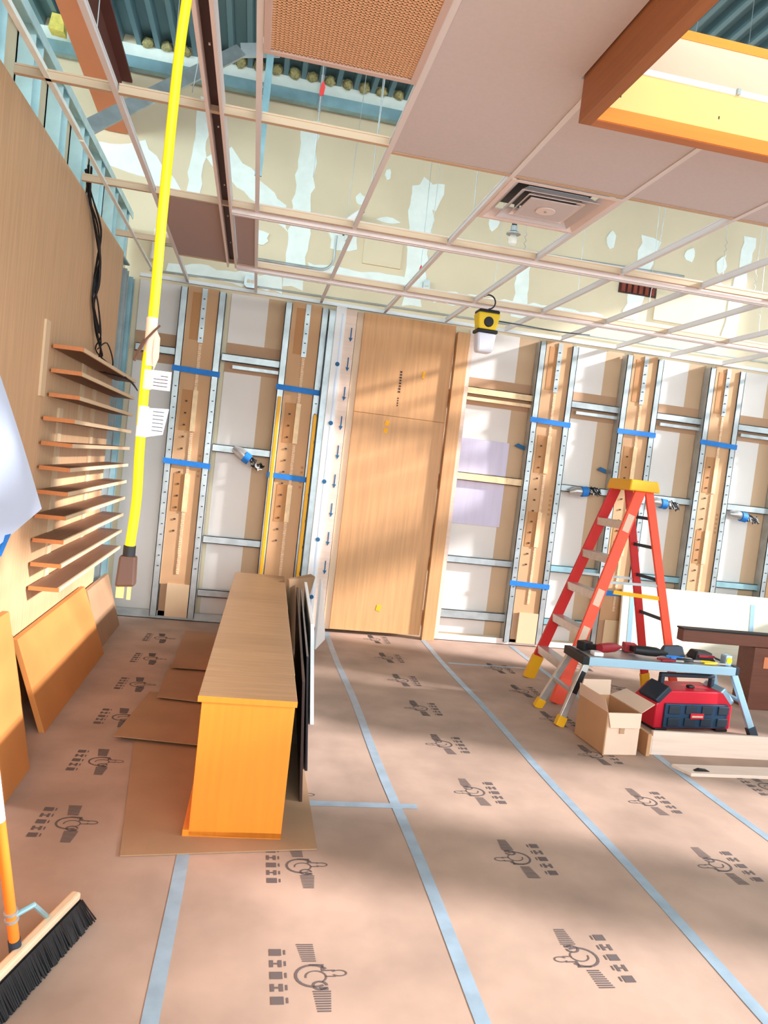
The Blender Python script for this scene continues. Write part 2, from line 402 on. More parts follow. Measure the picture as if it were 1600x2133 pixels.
# joint compound on the upper drywall
CN = [0]
def cdep():
    CN[0] += 1; return YB - .003 - .0004 * CN[0]
def compound(pts, nm='joint_compound'):
    b = MB(); n = len(pts); m = []
    for i in range(n):
        p0 = Vector(pts[i]).to_2d(); p1 = Vector(pts[(i + 1) % n]).to_2d(); L = (p1 - p0).length; k = max(1, int(L / .07))
        for j in range(k):
            q = p0.lerp(p1, j / k); jit = .018
            m.append((q.x + random.uniform(-jit, jit), q.y + random.uniform(-jit, jit)))
    b.prism(m, 1, cdep(), YB + .01); b.build(nm, 'compound', wb)
def blob(x, z, rx, rz):
    n = 11; compound_pts = [(x + rx * math.cos(2 * math.pi * i / n) * random.uniform(.7, 1.1), z + rz * math.sin(2 * math.pi * i / n) * random.uniform(.7, 1.1)) for i in range(n)]
    MB().prism(compound_pts, 1, cdep(), YB + .01).build('joint_compound', 'compound', wb)
compound([(-1.10, 3.25), (-.92, 3.25), (-.94, 4.7), (-1.06, 4.7)]) if False else None
compound([(-.82, 3.3), (-.70, 3.3), (-.66, 4.60), (-.78, 4.62)])
compound([(.10, 3.1), (.30, 3.1), (.28, 4.60), (.13, 4.58)])
compound([(-.66, 4.10), (-.45, 4.22), (.05, 3.80), (.12, 3.55), (-.10, 3.75), (-.52, 3.98)])
compound([(-1.62, 4.05), (-1.2, 4.14), (-.85, 3.80), (-.86, 3.62), (-1.15, 3.86), (-1.6, 3.88)])
compound([(1.22, 3.1), (1.40, 3.1), (1.42, 4.2), (1.30, 4.3), (1.18, 4.1)])
compound([(1.18, 4.2), (1.5, 4.25), (1.45, 4.0), (1.2, 4.02)])
compound([(2.28, 3.15), (2.44, 3.15), (2.42, 3.75), (2.30, 3.75)])
compound([(3.42, 3.3), (3.56, 3.3), (3.72, 4.1), (3.52, 4.12)])
compound([(4.5, 3.2), (4.66, 3.2), (4.74, 4.3), (4.62, 4.3)])
compound([(.30, 3.34), (1.4, 3.36), (1.42, 3.24), (.9, 3.20), (.35, 3.22)])
compound([(-.9, 3.16), (.1, 3.18), (.1, 3.05), (-.9, 3.06)])
compound([(.46, 3.72), (.72, 3.74), (.74, 3.52), (.50, 3.50)])
compound([(1.5, 3.28), (3.2, 3.32), (3.2, 3.2), (1.5, 3.18)])
for q in ((.72, 3.98, .05, .06), (1.0, 3.84, .12, .03), (2.0, 4.0, .06, .09), (4.05, 4.02, .06, .08), (4.4, 3.98, .06, .1), (4.38, 3.8, .05, .08), (3.2, 4.02, .05, .10), (2.85, 4.3, .06, .06), (.95, 4.25, .03, .05), (-.15, 3.5, .1, .07)): blob(*q)
# long sill piece at the base of the ceiling line and top strip under the deck
wpart('top_strip', 'compound', (-2.2, XR - .2, YB - .006, YB, 4.78, 4.93))
# wall opening with dark red bars
wpart('opening_recess', 'slot_dark', (3.34, 3.74, YB - .012, YB - .002, 3.55, 3.80))
for k in range(6): wpart('opening_bar', 'brick', (3.36 + k * .062, 3.397 + k * .062, YB - .035, YB - .012, 3.56, 3.79))
wpart('access_cover', 'drywall', (3.74, 4.18, YB - .02, YB, 3.34, 3.60)); wpart('access_cover', 'drywall', (.80, 1.16, YB - .02, YB, 3.42, 3.68))

# ================================================================== CEILING GRID
ce = bpy.data.objects.new('ceiling', None); COL.objects.link(ce); ce.location = (0, 0, ZC); struct(ce, 'suspended ceiling grid with a few tiles laid in', 'ceiling')
def tee(x0, x1, y0, y1, m='tee', nm='grid_tee'):
    b = MB()
    if abs(x1 - x0) < abs(y1 - y0):
        c = (x0 + x1) / 2; b.box(x0, x1, y0, y1, ZC, ZC + .004); b.box(c - .003, c + .003, y0, y1, ZC + .004, ZC + .038); b.box(c - .006, c + .006, y0, y1, ZC + .034, ZC + .042)
    else:
        c = (y0 + y1) / 2; b.box(x0, x1, y0, y1, ZC, ZC + .004); b.box(x0, x1, c - .003, c + .003, ZC + .004, ZC + .038); b.box(x0, x1, c - .006, c + .006, ZC + .034, ZC + .042)
    return b.build(nm, m, ce)
TX = [-.72, -.125, .465, 1.06, 1.645, 2.235, 2.81, 3.385, 3.97, 4.55, 5.14, 5.73]
tw = .024
for X in TX: tee(X - tw / 2, X + tw / 2, 2.575 if 1.0 < X < 3.45 else -2.0, YB - .03)
def xtee(Y, x0, x1, m='tee_web'):
    xs = [x for x in [XL + .02] + TX + [6.3]]
    for a, b_ in zip(xs[:-1], xs[1:]):
        if a >= x0 - .01 and b_ <= x1 + .01: tee(a + tw / 2, b_ - tw / 2, Y - tw / 2, Y + tw / 2, m, 'cross_tee')
xtee(2.17, -2, .47); xtee(2.17, 3.38, 7); xtee(3.40, XL, .47); xtee(3.46, .46, 7); xtee(4.62, XL, 7); xtee(5.98, -.72, 7); xtee(5.70, XL, -.7)
# perimeter angle
for q in ((XL + .02, 6.4, YB - .03, YB - .025, ZC - .004, ZC + .03), (XL + .02, 6.4, YB - .03, YB, ZC - .004, ZC)):
    pass
b = MB(); b.box(XL + .02, 6.4, YB - .006, YB - .002, ZC - .002, ZC + .03); b.box(XL + .02, 6.4, YB - .03, YB - .006, ZC - .004, ZC); b.build('wall_angle', 'tee', ce)
# laid-in tiles
def tile(x0, x1, y0, y1, m='tile'): MB().box(x0 + .008, x1 - .008, y0 + .008, y1 - .008, ZC + .005, ZC + .022).build('ceiling_tile', m, ce)
for a, b_ in zip(TX[2:8], TX[3:9]):
    if a > 1.0: tile(a, b_, 2.567, 3.46)
    else:
        MB().prism([(a + .008, .9), (.992, .9), (.992, 2.57), (b_ - .008, 2.57), (b_ - .008, 3.452), (a + .008, 3.452)], 2, ZC + .005, ZC + .022).build('ceiling_tile', 'tile', ce)
tile(-.72, -.34, 4.66, 5.98, 'tile_brown'); tile(-.27, -.125, 4.66, 5.98, 'tile_brown')
# long shallow trough rails hung in the grid
def trough(x0, x1, y0, y1):
    o = MB()
    along_y = abs(y1 - y0) > abs(x1 - x0)
    if along_y:
        o.box(x0, x0 + .014, y0, y1, ZC - .022, ZC + .06); o.box(x1 - .014, x1, y0, y1, ZC - .022, ZC + .06)
    else:
        o.box(x0, x1, y0, y0 + .014, ZC - .022, ZC + .06); o.box(x0, x1, y1 - .014, y1, ZC - .022, ZC + .06); o.box(x0, x1, y0 + .014, y1 - .014, ZC - .020, ZC - .014)
    return o
t = thing('linear_trough', (-.30, 2.0, ZC - .022), 'long dark slot trough with pink edges running towards the back wall', 'trough')
trough(-.345, -.272, 1.2, 6.03).build('edge_rail', 'tee_pink', t)
MB().box(-.331, -.286, 1.2, 6.03, ZC + .03, ZC + .036).build('slot_liner', 'slot_dark', t)
for y in (2.2, 2.9, 3.6, 4.35, 4.9, 5.5): MB().box(-.312, -.305, y, y + .012, ZC + .026, ZC + .03).build('screw', 'white', t)
for Y, lab in ((4.685, 'pale pink linear rail across the open grid beside the air diffuser'), (6.05, 'pale pink linear rail across the open grid nearest the back wall')):
    t = thing('linear_rail', (2.5, Y, ZC - .022), lab, 'rail')
    trough(-.272, 6.2, Y - .028, Y + .028).build('edge_rail', 'tee_pink', t)
    b = MB(); b.box(-.272, 6.2, Y - .008, Y + .008, ZC - .026, ZC - .020); b.build('centre_strip', 'tee', t)
# eggcrate return grille
g = thing('return_grille', (.17, 2.5, ZC), 'square return air grille with orange eggcrate core in pink frame', 'grille')
gx0, gx1, gy0, gy1 = -.112, .452, 2.185, 2.825
b = MB(); f_ = .026
b.box(gx0, gx1, gy0, gy0 + f_, ZC - .006, ZC + .016); b.box(gx0, gx1, gy1 - f_, gy1, ZC - .006, ZC + .016); b.box(gx0, gx0 + f_, gy0 + f_, gy1 - f_, ZC - .006, ZC + .016); b.box(gx1 - f_, gx1, gy0 + f_, gy1 - f_, ZC - .006, ZC + .016)
b.build('frame', 'grille_frame', g, .002)
b = MB(); n = 35
for k in range(1, n):
    xx = gx0 + f_ + (gx1 - gx0 - 2 * f_) * k / n; b.box(xx - .0026, xx + .0026, gy0 + f_, gy1 - f_, ZC - .002, ZC + .012)
n = 40
for k in range(1, n):
    yy = gy0 + f_ + (gy1 - gy0 - 2 * f_) * k / n; b.box(gx0 + f_, gx1 - f_, yy - .0026, yy + .0026, ZC - .002, ZC + .012)
o = b.build('eggcrate_core', 'grille_core', g); o['kind'] = 'stuff'
MB().box(gx0 + .01, gx1 - .01, gy0 + .01, gy1 - .01, ZC + .018, ZC + .024).build('back_pan', 'grille_back', g)
# square air diffuser
g = thing('air_diffuser', (1.36, 3.76, ZC), 'square stepped white air diffuser with round centre cap', 'diffuser')
cx, cy = 1.353, 3.765
def ringplate(h0, h1, z0, z1, nm, m):   # sloping square ring from half-size h0 at z0 to h1 at z1
    b = MB(); th = .004
    A = [(-1, -1), (1, -1), (1, 1), (-1, 1)]
    for dz in (0, th):
        b.v += [(cx + sx * h0, cy + sy * h0, z0 + dz) for sx, sy in A] + [(cx + sx * h1, cy + sy * h1, z1 + dz) for sx, sy in A]
    for i in range(4):
        j = (i + 1) % 4
        b.f += [(i, j, 4 + j, 4 + i), (8 + i, 12 + i, 12 + j, 8 + j), (i, 8 + i, 8 + j, j), (4 + i, 4 + j, 12 + j, 12 + i)]
    return b.build(nm, m, g)
ringplate(.285, .262, ZC - .004, ZC - .004, 'rim', 'tee_pink'); ringplate(.262, .215, ZC - .004, ZC + .035, 'outer_cone', 'tee_pink')
ringplate(.205, .155, ZC - .012, ZC + .03, 'middle_cone', 'tile'); ringplate(.150, .128, ZC - .006, ZC + .012, 'inner_cone', 'tee_pink')
MB().box(cx - .13, cx + .13, cy - .13, cy + .13, ZC - .012, ZC - .006).build('face_plate', 'tile', g, .003)
b = MB(); b.tube([(cx, cy, ZC - .013), (cx, cy, ZC - .018)], .05, 24); b.build('centre_cap', 'tee_pink', g)
b = MB(); b.tube([(cx, cy, ZC - .018), (cx, cy, ZC - .022)], .008, 10); b.build('screw', 'galv', g)
MB().box(cx - .21, cx + .21, cy - .21, cy + .21, ZC + .07, ZC + .076).build('back_pan', 'black', g)
# wooden light box
g = thing('light_box', (2.0, 2.0, 2.85), 'deep wooden box frame hung below the tiles with glowing cream inside', 'light fixture')
bx0, bx1, by0, by1, bz0, bz1 = 1.0, 3.4, .3, 2.56, 2.85, 3.21
th = .045
MB().box(bx0, bx0 + th, by0, by1, bz0, bz1).build('side_board', 'wood_box', g); MB().box(bx1 - th, bx1, by0, by1, bz0, bz1).build('side_board', 'wood_box', g)
mat('wood_rim', (186, 118, 76), 0.5, var=0.08, scale=3, stretch=GX)
MB().box(bx0 + th, bx1 - th, by1 - th, by1, bz0, bz1).build('side_board', 'wood_rim', g); MB().box(bx0 + th, bx1 - th, by0, by0 + th, bz0, bz1).build('side_board', 'wood_rim', g)
MB().box(bx0 + th, bx1 - th, by1 - th - .006, by1 - th, bz0 + .002, bz0 + .05).build('lower_lip', 'wood_orange', g)
MB().box(bx0 + th, bx1 - th, by1 - th - .004, by1 - th, bz0 + .05, bz0 + .18).build('light_panel', 'lamp_cream', g)
MB().box(bx0 + th, bx1 - th, by1 - th - .012, by1 - th, bz0 + .18, bz0 + .20).build('ledge', 'white', g)
MB().box(bx0 + th, bx1 - th, by1 - th - .005, by1 - th, bz0 + .20, bz0 + .33).build('upper_panel', 'cream', g)
MB().box(bx0 + th, bx1 - th, by1 - th - .008, by1 - th, bz0 + .33, bz0 + .362).build('upper_lip', 'wood_orange', g)
for xx in (1.08, 1.55, 2.1): MB().box(xx, xx + .012, by1 - th - .024, by1 - th - .012, bz0 + .178, bz0 + .20).build('clip', 'galv', g)
for xx in (1.12, 1.5, 1.9): MB().box(xx, xx + .004, by1 - th - .006, by1 - th - .004, bz0 + .09, bz0 + .1).build('screw', 'bolt', g)
l = bpy.data.lights.new('light_box_led', 'AREA'); lo = bpy.data.objects.new('light_box_led', l); COL.objects.link(lo); l.shape = 'RECTANGLE'; l.size = 2.0; l.size_y = .1; l.energy = 1.6; l.color = (1, .72, .38)
lo.location = (2.2, 2.1, 3.12); lo.rotation_euler = Vector((0, 1, -.25)).to_track_quat('-Z', 'Y').to_euler()
# insulated duct seen above the light box
b = MB(); b.tube([(1.5, 1.9, 4.25), (5.5, 1.9, 4.25)], .34, 20); tag(b.build('wrapped_duct', 'duct_wrap'), 'wrapped silver grey duct under the roof deck above the light box', 'duct')

# ================================================================== PLENUM
# red primer beam
g = thing('steel_beam', (-1.44, 5.0, 4.2), 'rust red primed steel beam under the roof deck', 'beam')
def sb(x0, x1, za, zb, nm, m):
    y0, y1 = 2.2, 6.93; sl = lambda y: (6.93 - y) * .07
    MB().hexa([(x0, y0, za + sl(y0)), (x1, y0, za + sl(y0)), (x1, y1, za), (x0, y1, za)], [(x0, y0, zb + sl(y0)), (x1, y0, zb + sl(y0)), (x1, y1, zb), (x0, y1, zb)]).build(nm, m, g)
sb(-1.53, -1.34, 4.17, 4.19, 'flange', 'rust_primer'); sb(-1.445, -1.425, 4.19, 4.60, 'web', 'primer_shade'); sb(-1.53, -1.34, 4.60, 4.62, 'flange', 'primer_shade')  # web and upper flange take the shade-darkened primer colour
# angle channel along the wall head
g = thing('steel_channel', (1.0, 6.86, 4.66), 'blue grey galvanised channel running along the top of the drywall', 'channel')
MB().box(-2.3, 6.3, 6.82, 6.83, 4.68, 4.775).build('web', 'galv_blue', g); MB().box(-2.3, 6.3, 6.83, 6.90, 4.68, 4.688).build('flange', 'galv_blue', g); MB().box(-2.3, 6.3, 6.83, 6.90, 4.767, 4.775).build('flange', 'galv_blue', g)
b = MB(); b.bar((-1.22, 5.1, 3.48), (-.40, 5.95, 4.56), .10, .02, (0, 1, 0)); b.bar((-.40, 5.95, 4.56), (-.12, 5.95, 4.62), .10, .02, (0, 1, 0)); tag(b.build('diagonal_brace', 'galv'), 'grey diagonal steel brace crossing in front of the red beam', 'brace')
b = MB(); b.bar((-.17, 5.6, 3.55), (-.17, 5.62, 4.93), .05, .02, (0, 1, 0)); tag(b.build('hanger_bar', 'galv_blue'), 'blue grey upright hanger bar beside the slot trough', 'bar')
b = MB(); b.bar((.26, 6.81, 4.62), (.26, 6.81, 4.95), .03, .02, (0, 1, 0)); tag(b.build('threaded_hanger', 'galv'), 'short bright steel hanger across the blue channel', 'hanger')
tag(MB().prism([(-1.98, 4.80), (-1.86, 4.79), (-1.87, 4.92), (-1.96, 4.925)], 1, 6.70, 6.81).build('insulation_batt', 'batt'), 'small yellow insulation batt tucked above the channel left of the red beam', 'insulation')
# rails above the partition
b = MB(); b.box(-.998, -.975, 1.0, 4.0, 3.0, 3.004); b.box(-.998, -.995, 1.0, 4.0, 3.004, 3.05); b.bar((-.985, 4.0, 3.0), (-.985, 6.7, 3.0), .02, .012)
tag(b.build('edge_angle', 'compound'), 'white lit metal angle running above the wood partition', 'angle')
# mineral wool plugs
b = MB(); n1, n2 = 9, 6
for i in range(n2 + 1):
    for j in range(n1):
        th_ = math.pi * i / n2; ph = 2 * math.pi * j / n1; r = .052 * random.uniform(.82, 1.12)
        b.v.append((r * math.sin(th_) * math.cos(ph), r * math.sin(th_) * math.sin(ph), r * math.cos(th_)))
for i in range(n2):
    for j in range(n1): b.f.append((i * n1 + j, i * n1 + (j + 1) % n1, (i + 1) * n1 + (j + 1) % n1, (i + 1) * n1 + j))
b.smooth = True; wm = b.mesh('mineral_wool_plug'); wm.materials.append(MATS['wool'])
k0 = int((-1.3 - XO) / .157)
for k in range(k0, k0 + 17):
    o = bpy.data.objects.new('mineral_wool_plug', wm); COL.objects.link(o); o.location = (XO + k * .157 + .093, YB - .045, 4.945); o.rotation_euler = (random.random() * 6, random.random(), random.random() * 6); o.scale = (1, .8, random.uniform(.85, 1.05))
    tag(o, 'tan mineral wool plug stuffed into a roof deck flute above the channel', 'insulation', 'mineral wool plugs in the deck flutes')
# hanger wires
def wire(pts, r=.0022):
    b = MB(); b.tube(pts, r, 5); return tag(b.build('hanger_wire', 'galv'), 'thin steel hanger wire from roof deck to ceiling grid', 'wire', 'ceiling hanger wires')
for (X, Y) in ((-.72, 3.0), (-.72, 5.0), (-.40, 3.3), (-.125, 3.6), (.465, 4.0), (.465, 5.4), (.40, 3.42), (1.06, 5.2), (1.06, 4.1), (1.645, 4.9), (1.645, 5.5), (2.235, 4.2), (2.235, 5.3), (2.81, 4.4), (2.81, 5.3), (3.385, 4.9), (3.97, 5.0), (3.97, 5.6), (1.9, 1.3)):
    jx = random.uniform(-.06, .06); z0 = ZC + .02
    pts = [(X, Y, z0), (X + jx * .2, Y, z0 + .12)]
    if random.random() < .4: pts += [(X + jx * .2 + (.008 if i % 2 else -.008), Y, z0 + .12 + .02 * i) for i in range(1, 7)]
    pts += [(X + jx, Y + random.uniform(-.1, .1), ZD)]
    wire(pts)
def tagged(x, y, z0, z1, lab):
    t = thing('tagged_wire', (x, y, z0), lab, 'wire')
    b = MB(); b.tube([(x, y, z0), (x - .01, y, (z0 + z1) / 2), (x + .03, y, z1)], .0025, 5); b.build('wire', 'galv', t)
    zt = z0 + (.43 if y < 5 else .02)
    MB().prism([(x - .012, zt), (x + .010, zt + .01), (x + .014, zt + .05), (x + .003, zt + .085), (x - .006, zt + .07), (x - .014, zt + .03)], 1, y - .004, y + .004).build('tag', 'red_tag', t)
tagged(.165, 4.2, 3.1, 4.95, 'hanging wire with a torn red tag below the mineral wool'); tagged(1.15, 5.9, 3.1, 4.95, 'hanging wire with a small red tag in the open grid')
# conduits on the back wall
def conduit(pts, lab, r=.011):
    b = MB(); b.tube(pts, r, 8); return tag(b.build('conduit', 'galv'), lab, 'conduit')
def arc(c, r, a0, a1, y, n=7): return [(c[0] + r * math.cos(math.radians(a0 + (a1 - a0) * i / n)), y, c[1] + r * math.sin(math.radians(a0 + (a1 - a0) * i / n))) for i in range(n + 1)]
conduit([(.63, 6.92, 3.58)] + arc((.75, 3.66), .10, 200, 90, 6.92) + [(1.4, 6.92, 3.76), (4.0, 6.92, 3.80)], 'thin metal conduit bending and running high across the drywall')
conduit([(-1.0, 6.92, 3.30), (.15, 6.92, 3.30)] + arc((.42, 3.42), .12, 270, 360, 6.92) + [(.54, 6.92, 3.62)], 'thin metal conduit with a swept bend behind the pink rails')
conduit([(-1.05, 6.93, 3.06), (-.23, 6.93, 3.08)], 'short thin conduit feeding the grey square box', .008)
conduit([(-.13, 6.93, 3.06), (5.5, 6.93, 3.10)], 'thin conduit running just above the wall angle', .007)
def ebox(x, z, w, h, lab):
    t = thing('electrical_box', (x, 6.92, z), lab, 'box')
    MB().prism([(x - w, z - h * .6), (x - w * .6, z - h), (x + w * .6, z - h), (x + w, z - h * .6), (x + w, z + h * .6), (x + w * .6, z + h), (x - w * .6, z + h), (x - w, z + h * .6)], 1, 6.90, 6.945).build('body', 'galv', t)
    for dx in (-.4, .4):
        b = MB(); b.tube([(x + dx * w * .8, 6.90, z), (x + dx * w * .8, 6.893, z)], w * .28, 10); b.build('knockout', 'drywall', t)
ebox(-.18, 3.09, .055, .055, 'square galvanised electrical box with two knockouts above the wall angle')
ebox(1.42, 3.30, .032, .055, 'small upright grey electrical box on the drywall')
t = thing('wall_spout', (.68, 6.9, 3.670), 'white plaster-smeared wall fitting with a black hole', 'fitting')
b = MB(); b.tube([(.60, 6.94, 3.740), (.68, 6.88, 3.800), (.74, 6.82, 3.840)], [.03, .035, .03], 10); b.build('nozzle', 'white', t)
b = MB(); b.tube([(.74, 6.82, 3.840), (.745, 6.815, 3.843)], .02, 10); b.build('hole', 'black', t)
b = MB(); b.tube([(.60, 6.88, 3.720), (.60, 6.88, 3.620)], .012, 8); b.build('stem', 'black', t)
t = thing('white_tube', (-1.02, 6.9, 3.2), 'short white tube standing out of the drywall above the shelves', 'tube')
b = MB(); b.tube([(-1.02, 6.88, 3.14), (-1.0, 6.88, 3.40)], .035, 12); b.build('tube', 'white', t)
# hanging bulb socket
t = thing('bulb_socket', (1.43, 4.5, 3.02), 'bare clear bulb in a chrome socket hanging on black stem', 'lamp')
b = MB(); b.tube([(1.43, 4.5, 3.30), (1.43, 4.5, 3.14)], .016, 10); b.build('stem', 'black', t)
b = MB(); b.tube([(1.43, 4.5, 3.14), (1.43, 4.5, 3.11), (1.43, 4.5, 3.095), (1.43, 4.5, 3.09)], [.02, .022, .045, .045], 14); b.build('socket', 'galv', t)
b = MB(); b.tube([(1.43, 4.5, 3.09), (1.43, 4.5, 3.06), (1.43, 4.5, 3.03), (1.43, 4.5, 3.015)], [.016, .03, .026, .006], 12); b.build('bulb', 'glass', t)
b = MB(); b.tube([(1.43, 4.5, 3.30), (1.43, 4.5, ZD)], .004, 5); b.build('lead', 'black', t)

# ================================================================== BACK WALL THINGS
# wood door panel
g = thing('tall_wood_panel', (1.3, 6.85, 0), 'tall orange wood laminate panel standing against the back wall', 'panel')
MB().box(.86, 1.725, 6.80, 6.83, .035, 2.055).build('lower_sheet', 'laminate_door', g, .003); MB().box(.86, 1.725, 6.80, 6.83, 2.057, 2.955).build('upper_sheet', 'laminate_door', g, .003)
MB().box(1.74, 1.86, 6.76, 6.84, 0.0, 2.90).build('edge_board', 'laminate_door', g, .003)
MB().box(1.86, 1.90, 6.78, 6.84, 0.02, 2.90).build('pale_edge', 'pale_wood', g)
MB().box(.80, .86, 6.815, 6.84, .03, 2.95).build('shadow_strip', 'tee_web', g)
for (x, z, w_, h_) in ((1.18, 1.99, .045, .04), (1.175, 1.92, .045, .035), (1.47, 2.47, .03, .06), (1.30, .27, .05, .05)):
    MB().prism([(x - w_ / 2, z - h_ / 2), (x + w_ / 2 - .01, z - h_ / 2 - .01), (x + w_ / 2, z + h_ / 2), (x - w_ / 2 + .008, z + h_ / 2)], 1, 6.797, 6.80).build('yellow_mark', 'mark_yellow', g)
for k in range(8): MB().box(1.245 + random.uniform(0, .006), 1.268, 6.798, 6.80, 2.46 - k * .026, 2.476 - k * .026).build('pencil_note', 'bolt', g)
for k in range(4): MB().box(1.25, 1.262, 6.798, 6.80, 2.22 - k * .022, 2.232 - k * .022).build('pencil_note', 'bolt', g)
# white wrapped profile with arrows
g = thing('wrapped_profile', (.72, 6.8, 0), 'tall white wrapped profile with a column of dark blue arrows', 'profile')
MB().box(.69, .79, 6.76, 6.84, .05, 2.95).build('arrow_strip', 'pale_wood', g); MB().box(.60, .69, 6.74, 6.84, .0, 2.96).build('white_face', 'foam_white', g)
MB().box(.652, .664, 6.738, 6.74, .05, 2.9).build('blue_line', 'film', g)
for k in range(11):
    z = 2.72 - k * .265
    MB().box(.748, .758, 6.757, 6.76, z - .02, z + .07).build('arrow_shaft', 'blue_mark', g); MB().prism([(.735, z - .02), (.771, z - .02), (.753, z - .055)], 1, 6.757, 6.76).build('arrow_head', 'blue_mark', g)
for k in range(5):
    z = 2.45 - k * .53; b = MB(); b.tube([(.658, 6.74, z), (.658, 6.736, z)], .02, 12); b.build('round_stamp', 'blue_mark', g)
g = thing('metal_post', (.55, 6.8, 0), 'grey metal corner post between the boards and the white profile', 'post')
MB().box(.545, .60, 6.77, 6.84, 0, 2.92).build('post_face', 'galv', g); MB().box(.535, .545, 6.765, 6.84, 0, 2.70).build('edge_flange', 'charcoal', g)
for k in range(8): MB().box(.528, .536, 6.76, 6.77, 2.2 - k * .24, 2.225 - k * .24).build('clip', 'black', g)
# yellow bars
for (x0, z1, lab) in ((.165, 2.10, 'yellow metal bar upright in front of the left channel of the yellow-edged board'), (.500, 1.98, 'yellow metal bar upright beside the grey corner post')):
    b = MB(); b.box(x0, x0 + .032, 6.772, 6.80, 0.0, z1); tag(b.build('yellow_bar', 'yellow_bar', bevel=.004), lab, 'bar')
# blue tape bands
desc = ['wrapped board beside the thin shelves', 'wrapped board between the two yellow bars', 'wrapped board right of the tall wood panel', 'wrapped board behind the ladder', 'wrapped board beyond the ladder', 'wrapped board at the end of the back wall']
for i, xx in enumerate(XS):
    zs = {0: (2.235, 1.42), 1: (2.19, 1.395), 2: (2.20, .615), 3: (2.20, .60), 4: (2.20,), 5: (2.20,)}[i]
    for j, z in enumerate(zs):
        yf = 6.812; dz = -.012 if i != 3 else 0
        b = MB(); b.hexa([(xx - .01, yf, z - .024), (xx + .40, yf, z - .024 + dz), (xx + .40, yf + .006, z - .024 + dz), (xx - .01, yf + .006, z - .024)], [(xx - .01, yf, z + .024), (xx + .40, yf, z + .024 + dz), (xx + .40, yf + .006, z + .024 + dz), (xx - .01, yf + .006, z + .024)])
        tag(b.build('tape_band', 'blue_tape'), ('upper ' if j == 0 else 'lower ') + 'blue tape band around the ' + desc[i], 'tape')
# coiled cable bundles on the rails
def bundle(x, z, ang, lab):
    t = thing('cable_bundle', (x, 6.83, z), lab, 'cable'); ca, sa = math.cos(ang), math.sin(ang)
    P = lambda u, w, y: (x + u * ca - w * sa, y, z + u * sa + w * ca)
    b = MB(); b.tube([P(-.14, .0, 6.84), P(-.08, .01, 6.82), P(.0, 0, 6.82)], [.03, .045, .04], 10); b.build('wrap', 'alu', t)
    b = MB(); b.tube([P(-.03, 0, 6.815), P(.03, 0, 6.815)], .05, 12); b.build('tape', 'blue_tape', t)
    for i in range(12):
        r1 = random.uniform(.02, .05); a = random.uniform(0, 6.28)
        pts = [P(.02 + .028 * k + random.uniform(-.01, .01), r1 * math.sin(a + k * 1.6), 6.80 + .03 * math.cos(a + k * 1.3)) for k in range(6)]
        b = MB(); b.tube(pts, .005, 5); b.build('wire', 'black' if i % 3 else 'alu', t)
bundle(-.05, 1.52, math.radians(-30), 'dark coiled cables held with blue tape on the rail between yellow bar and first board')
bundle(3.20, 1.57, math.radians(8), 'coiled cables with blue tape on the rail left of the ladder top')
bundle(4.05, 1.54, math.radians(-4), 'silver coiled cables with blue tape on the rail right of the ladder top')
bundle(4.95, 1.50, math.radians(-8), 'silver coiled cables with blue tape on the rail beyond the last tape band')
for (x, z, lab) in ((2.52, 1.93, 'small dark blue tape scrap beside the board right of the wood panel'), (3.40, 1.80, 'small dark blue tape scrap beside the board behind the ladder')):
    MBs = MB().prism([(x - .05, z), (x - .02, z + .03), (x + .045, z + .01), (x + .05, z - .03), (x, z - .015)], 1, 6.90, 6.91); tag(MBs.build('tape_scrap', 'blue_mark'), lab, 'tape')
b = MB().box(1.93, 2.42, 6.925, 6.934, 1.13, 1.95); tag(b.build('plastic_wrapped_sheet', 'lavender'), 'pale lavender plastic wrapped sheet behind the rails right of the wood panel', 'sheet')
# leaning plywood board and blue tapes on it
g = thing('plywood_board', (4.8, 6.78, 0), 'long cream plywood board standing along the back wall behind the ladder', 'board')
MB().hexa([(3.72, 6.70, 0), (5.9, 6.70, 0), (5.9, 6.73, 0), (3.72, 6.73, 0)], [(3.72, 6.77, .70), (5.9, 6.77, .70), (5.9, 6.80, .70), (3.72, 6.80, .70)]).build('sheet', 'ply', g, .003)
for x, z0, z1 in ((3.80, .12, .60), (5.14, .30, .62), (5.16, .08, .20)):
    yy = lambda z: 6.70 + z * .1 - .003
    MB().hexa([(x, yy(z0), z0), (x + .05, yy(z0), z0), (x + .05, yy(z0) + .003, z0), (x, yy(z0) + .003, z0)], [(x, yy(z1), z1), (x + .05, yy(z1), z1), (x + .05, yy(z1) + .003, z1), (x, yy(z1) + .003, z1)]).build('tape', 'alu_blue', g)

# ================================================================== LEFT WALL THINGS
ordn = ['top', 'second', 'third', 'fourth', 'fifth', 'sixth', 'seventh', 'eighth', 'ninth', 'tenth', 'lowest']
for i in range(11):
    z = 2.03 - .1325 * i
    lab = ('topmost' if i == 0 else 'lowest' if i == 10 else ordn[i] + ' from the top') + ' of the thin brown wooden shelves on the left wall'
    t = thing('wall_shelf', (XL + .02, 5.2, z), lab, 'shelf', 'thin shelves on the left wall')
    ya, ym, yb = (4.36 if i < 3 else 4.29), 5.10, 6.22
    xf = -.965
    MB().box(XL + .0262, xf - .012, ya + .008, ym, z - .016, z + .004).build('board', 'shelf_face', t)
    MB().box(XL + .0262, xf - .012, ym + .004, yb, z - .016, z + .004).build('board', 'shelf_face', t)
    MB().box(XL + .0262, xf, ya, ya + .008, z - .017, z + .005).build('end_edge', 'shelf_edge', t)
    MB().box(xf - .012, xf, ya + .008, yb, z - .017, z + .005).build('front_edge', 'shelf_front', t)
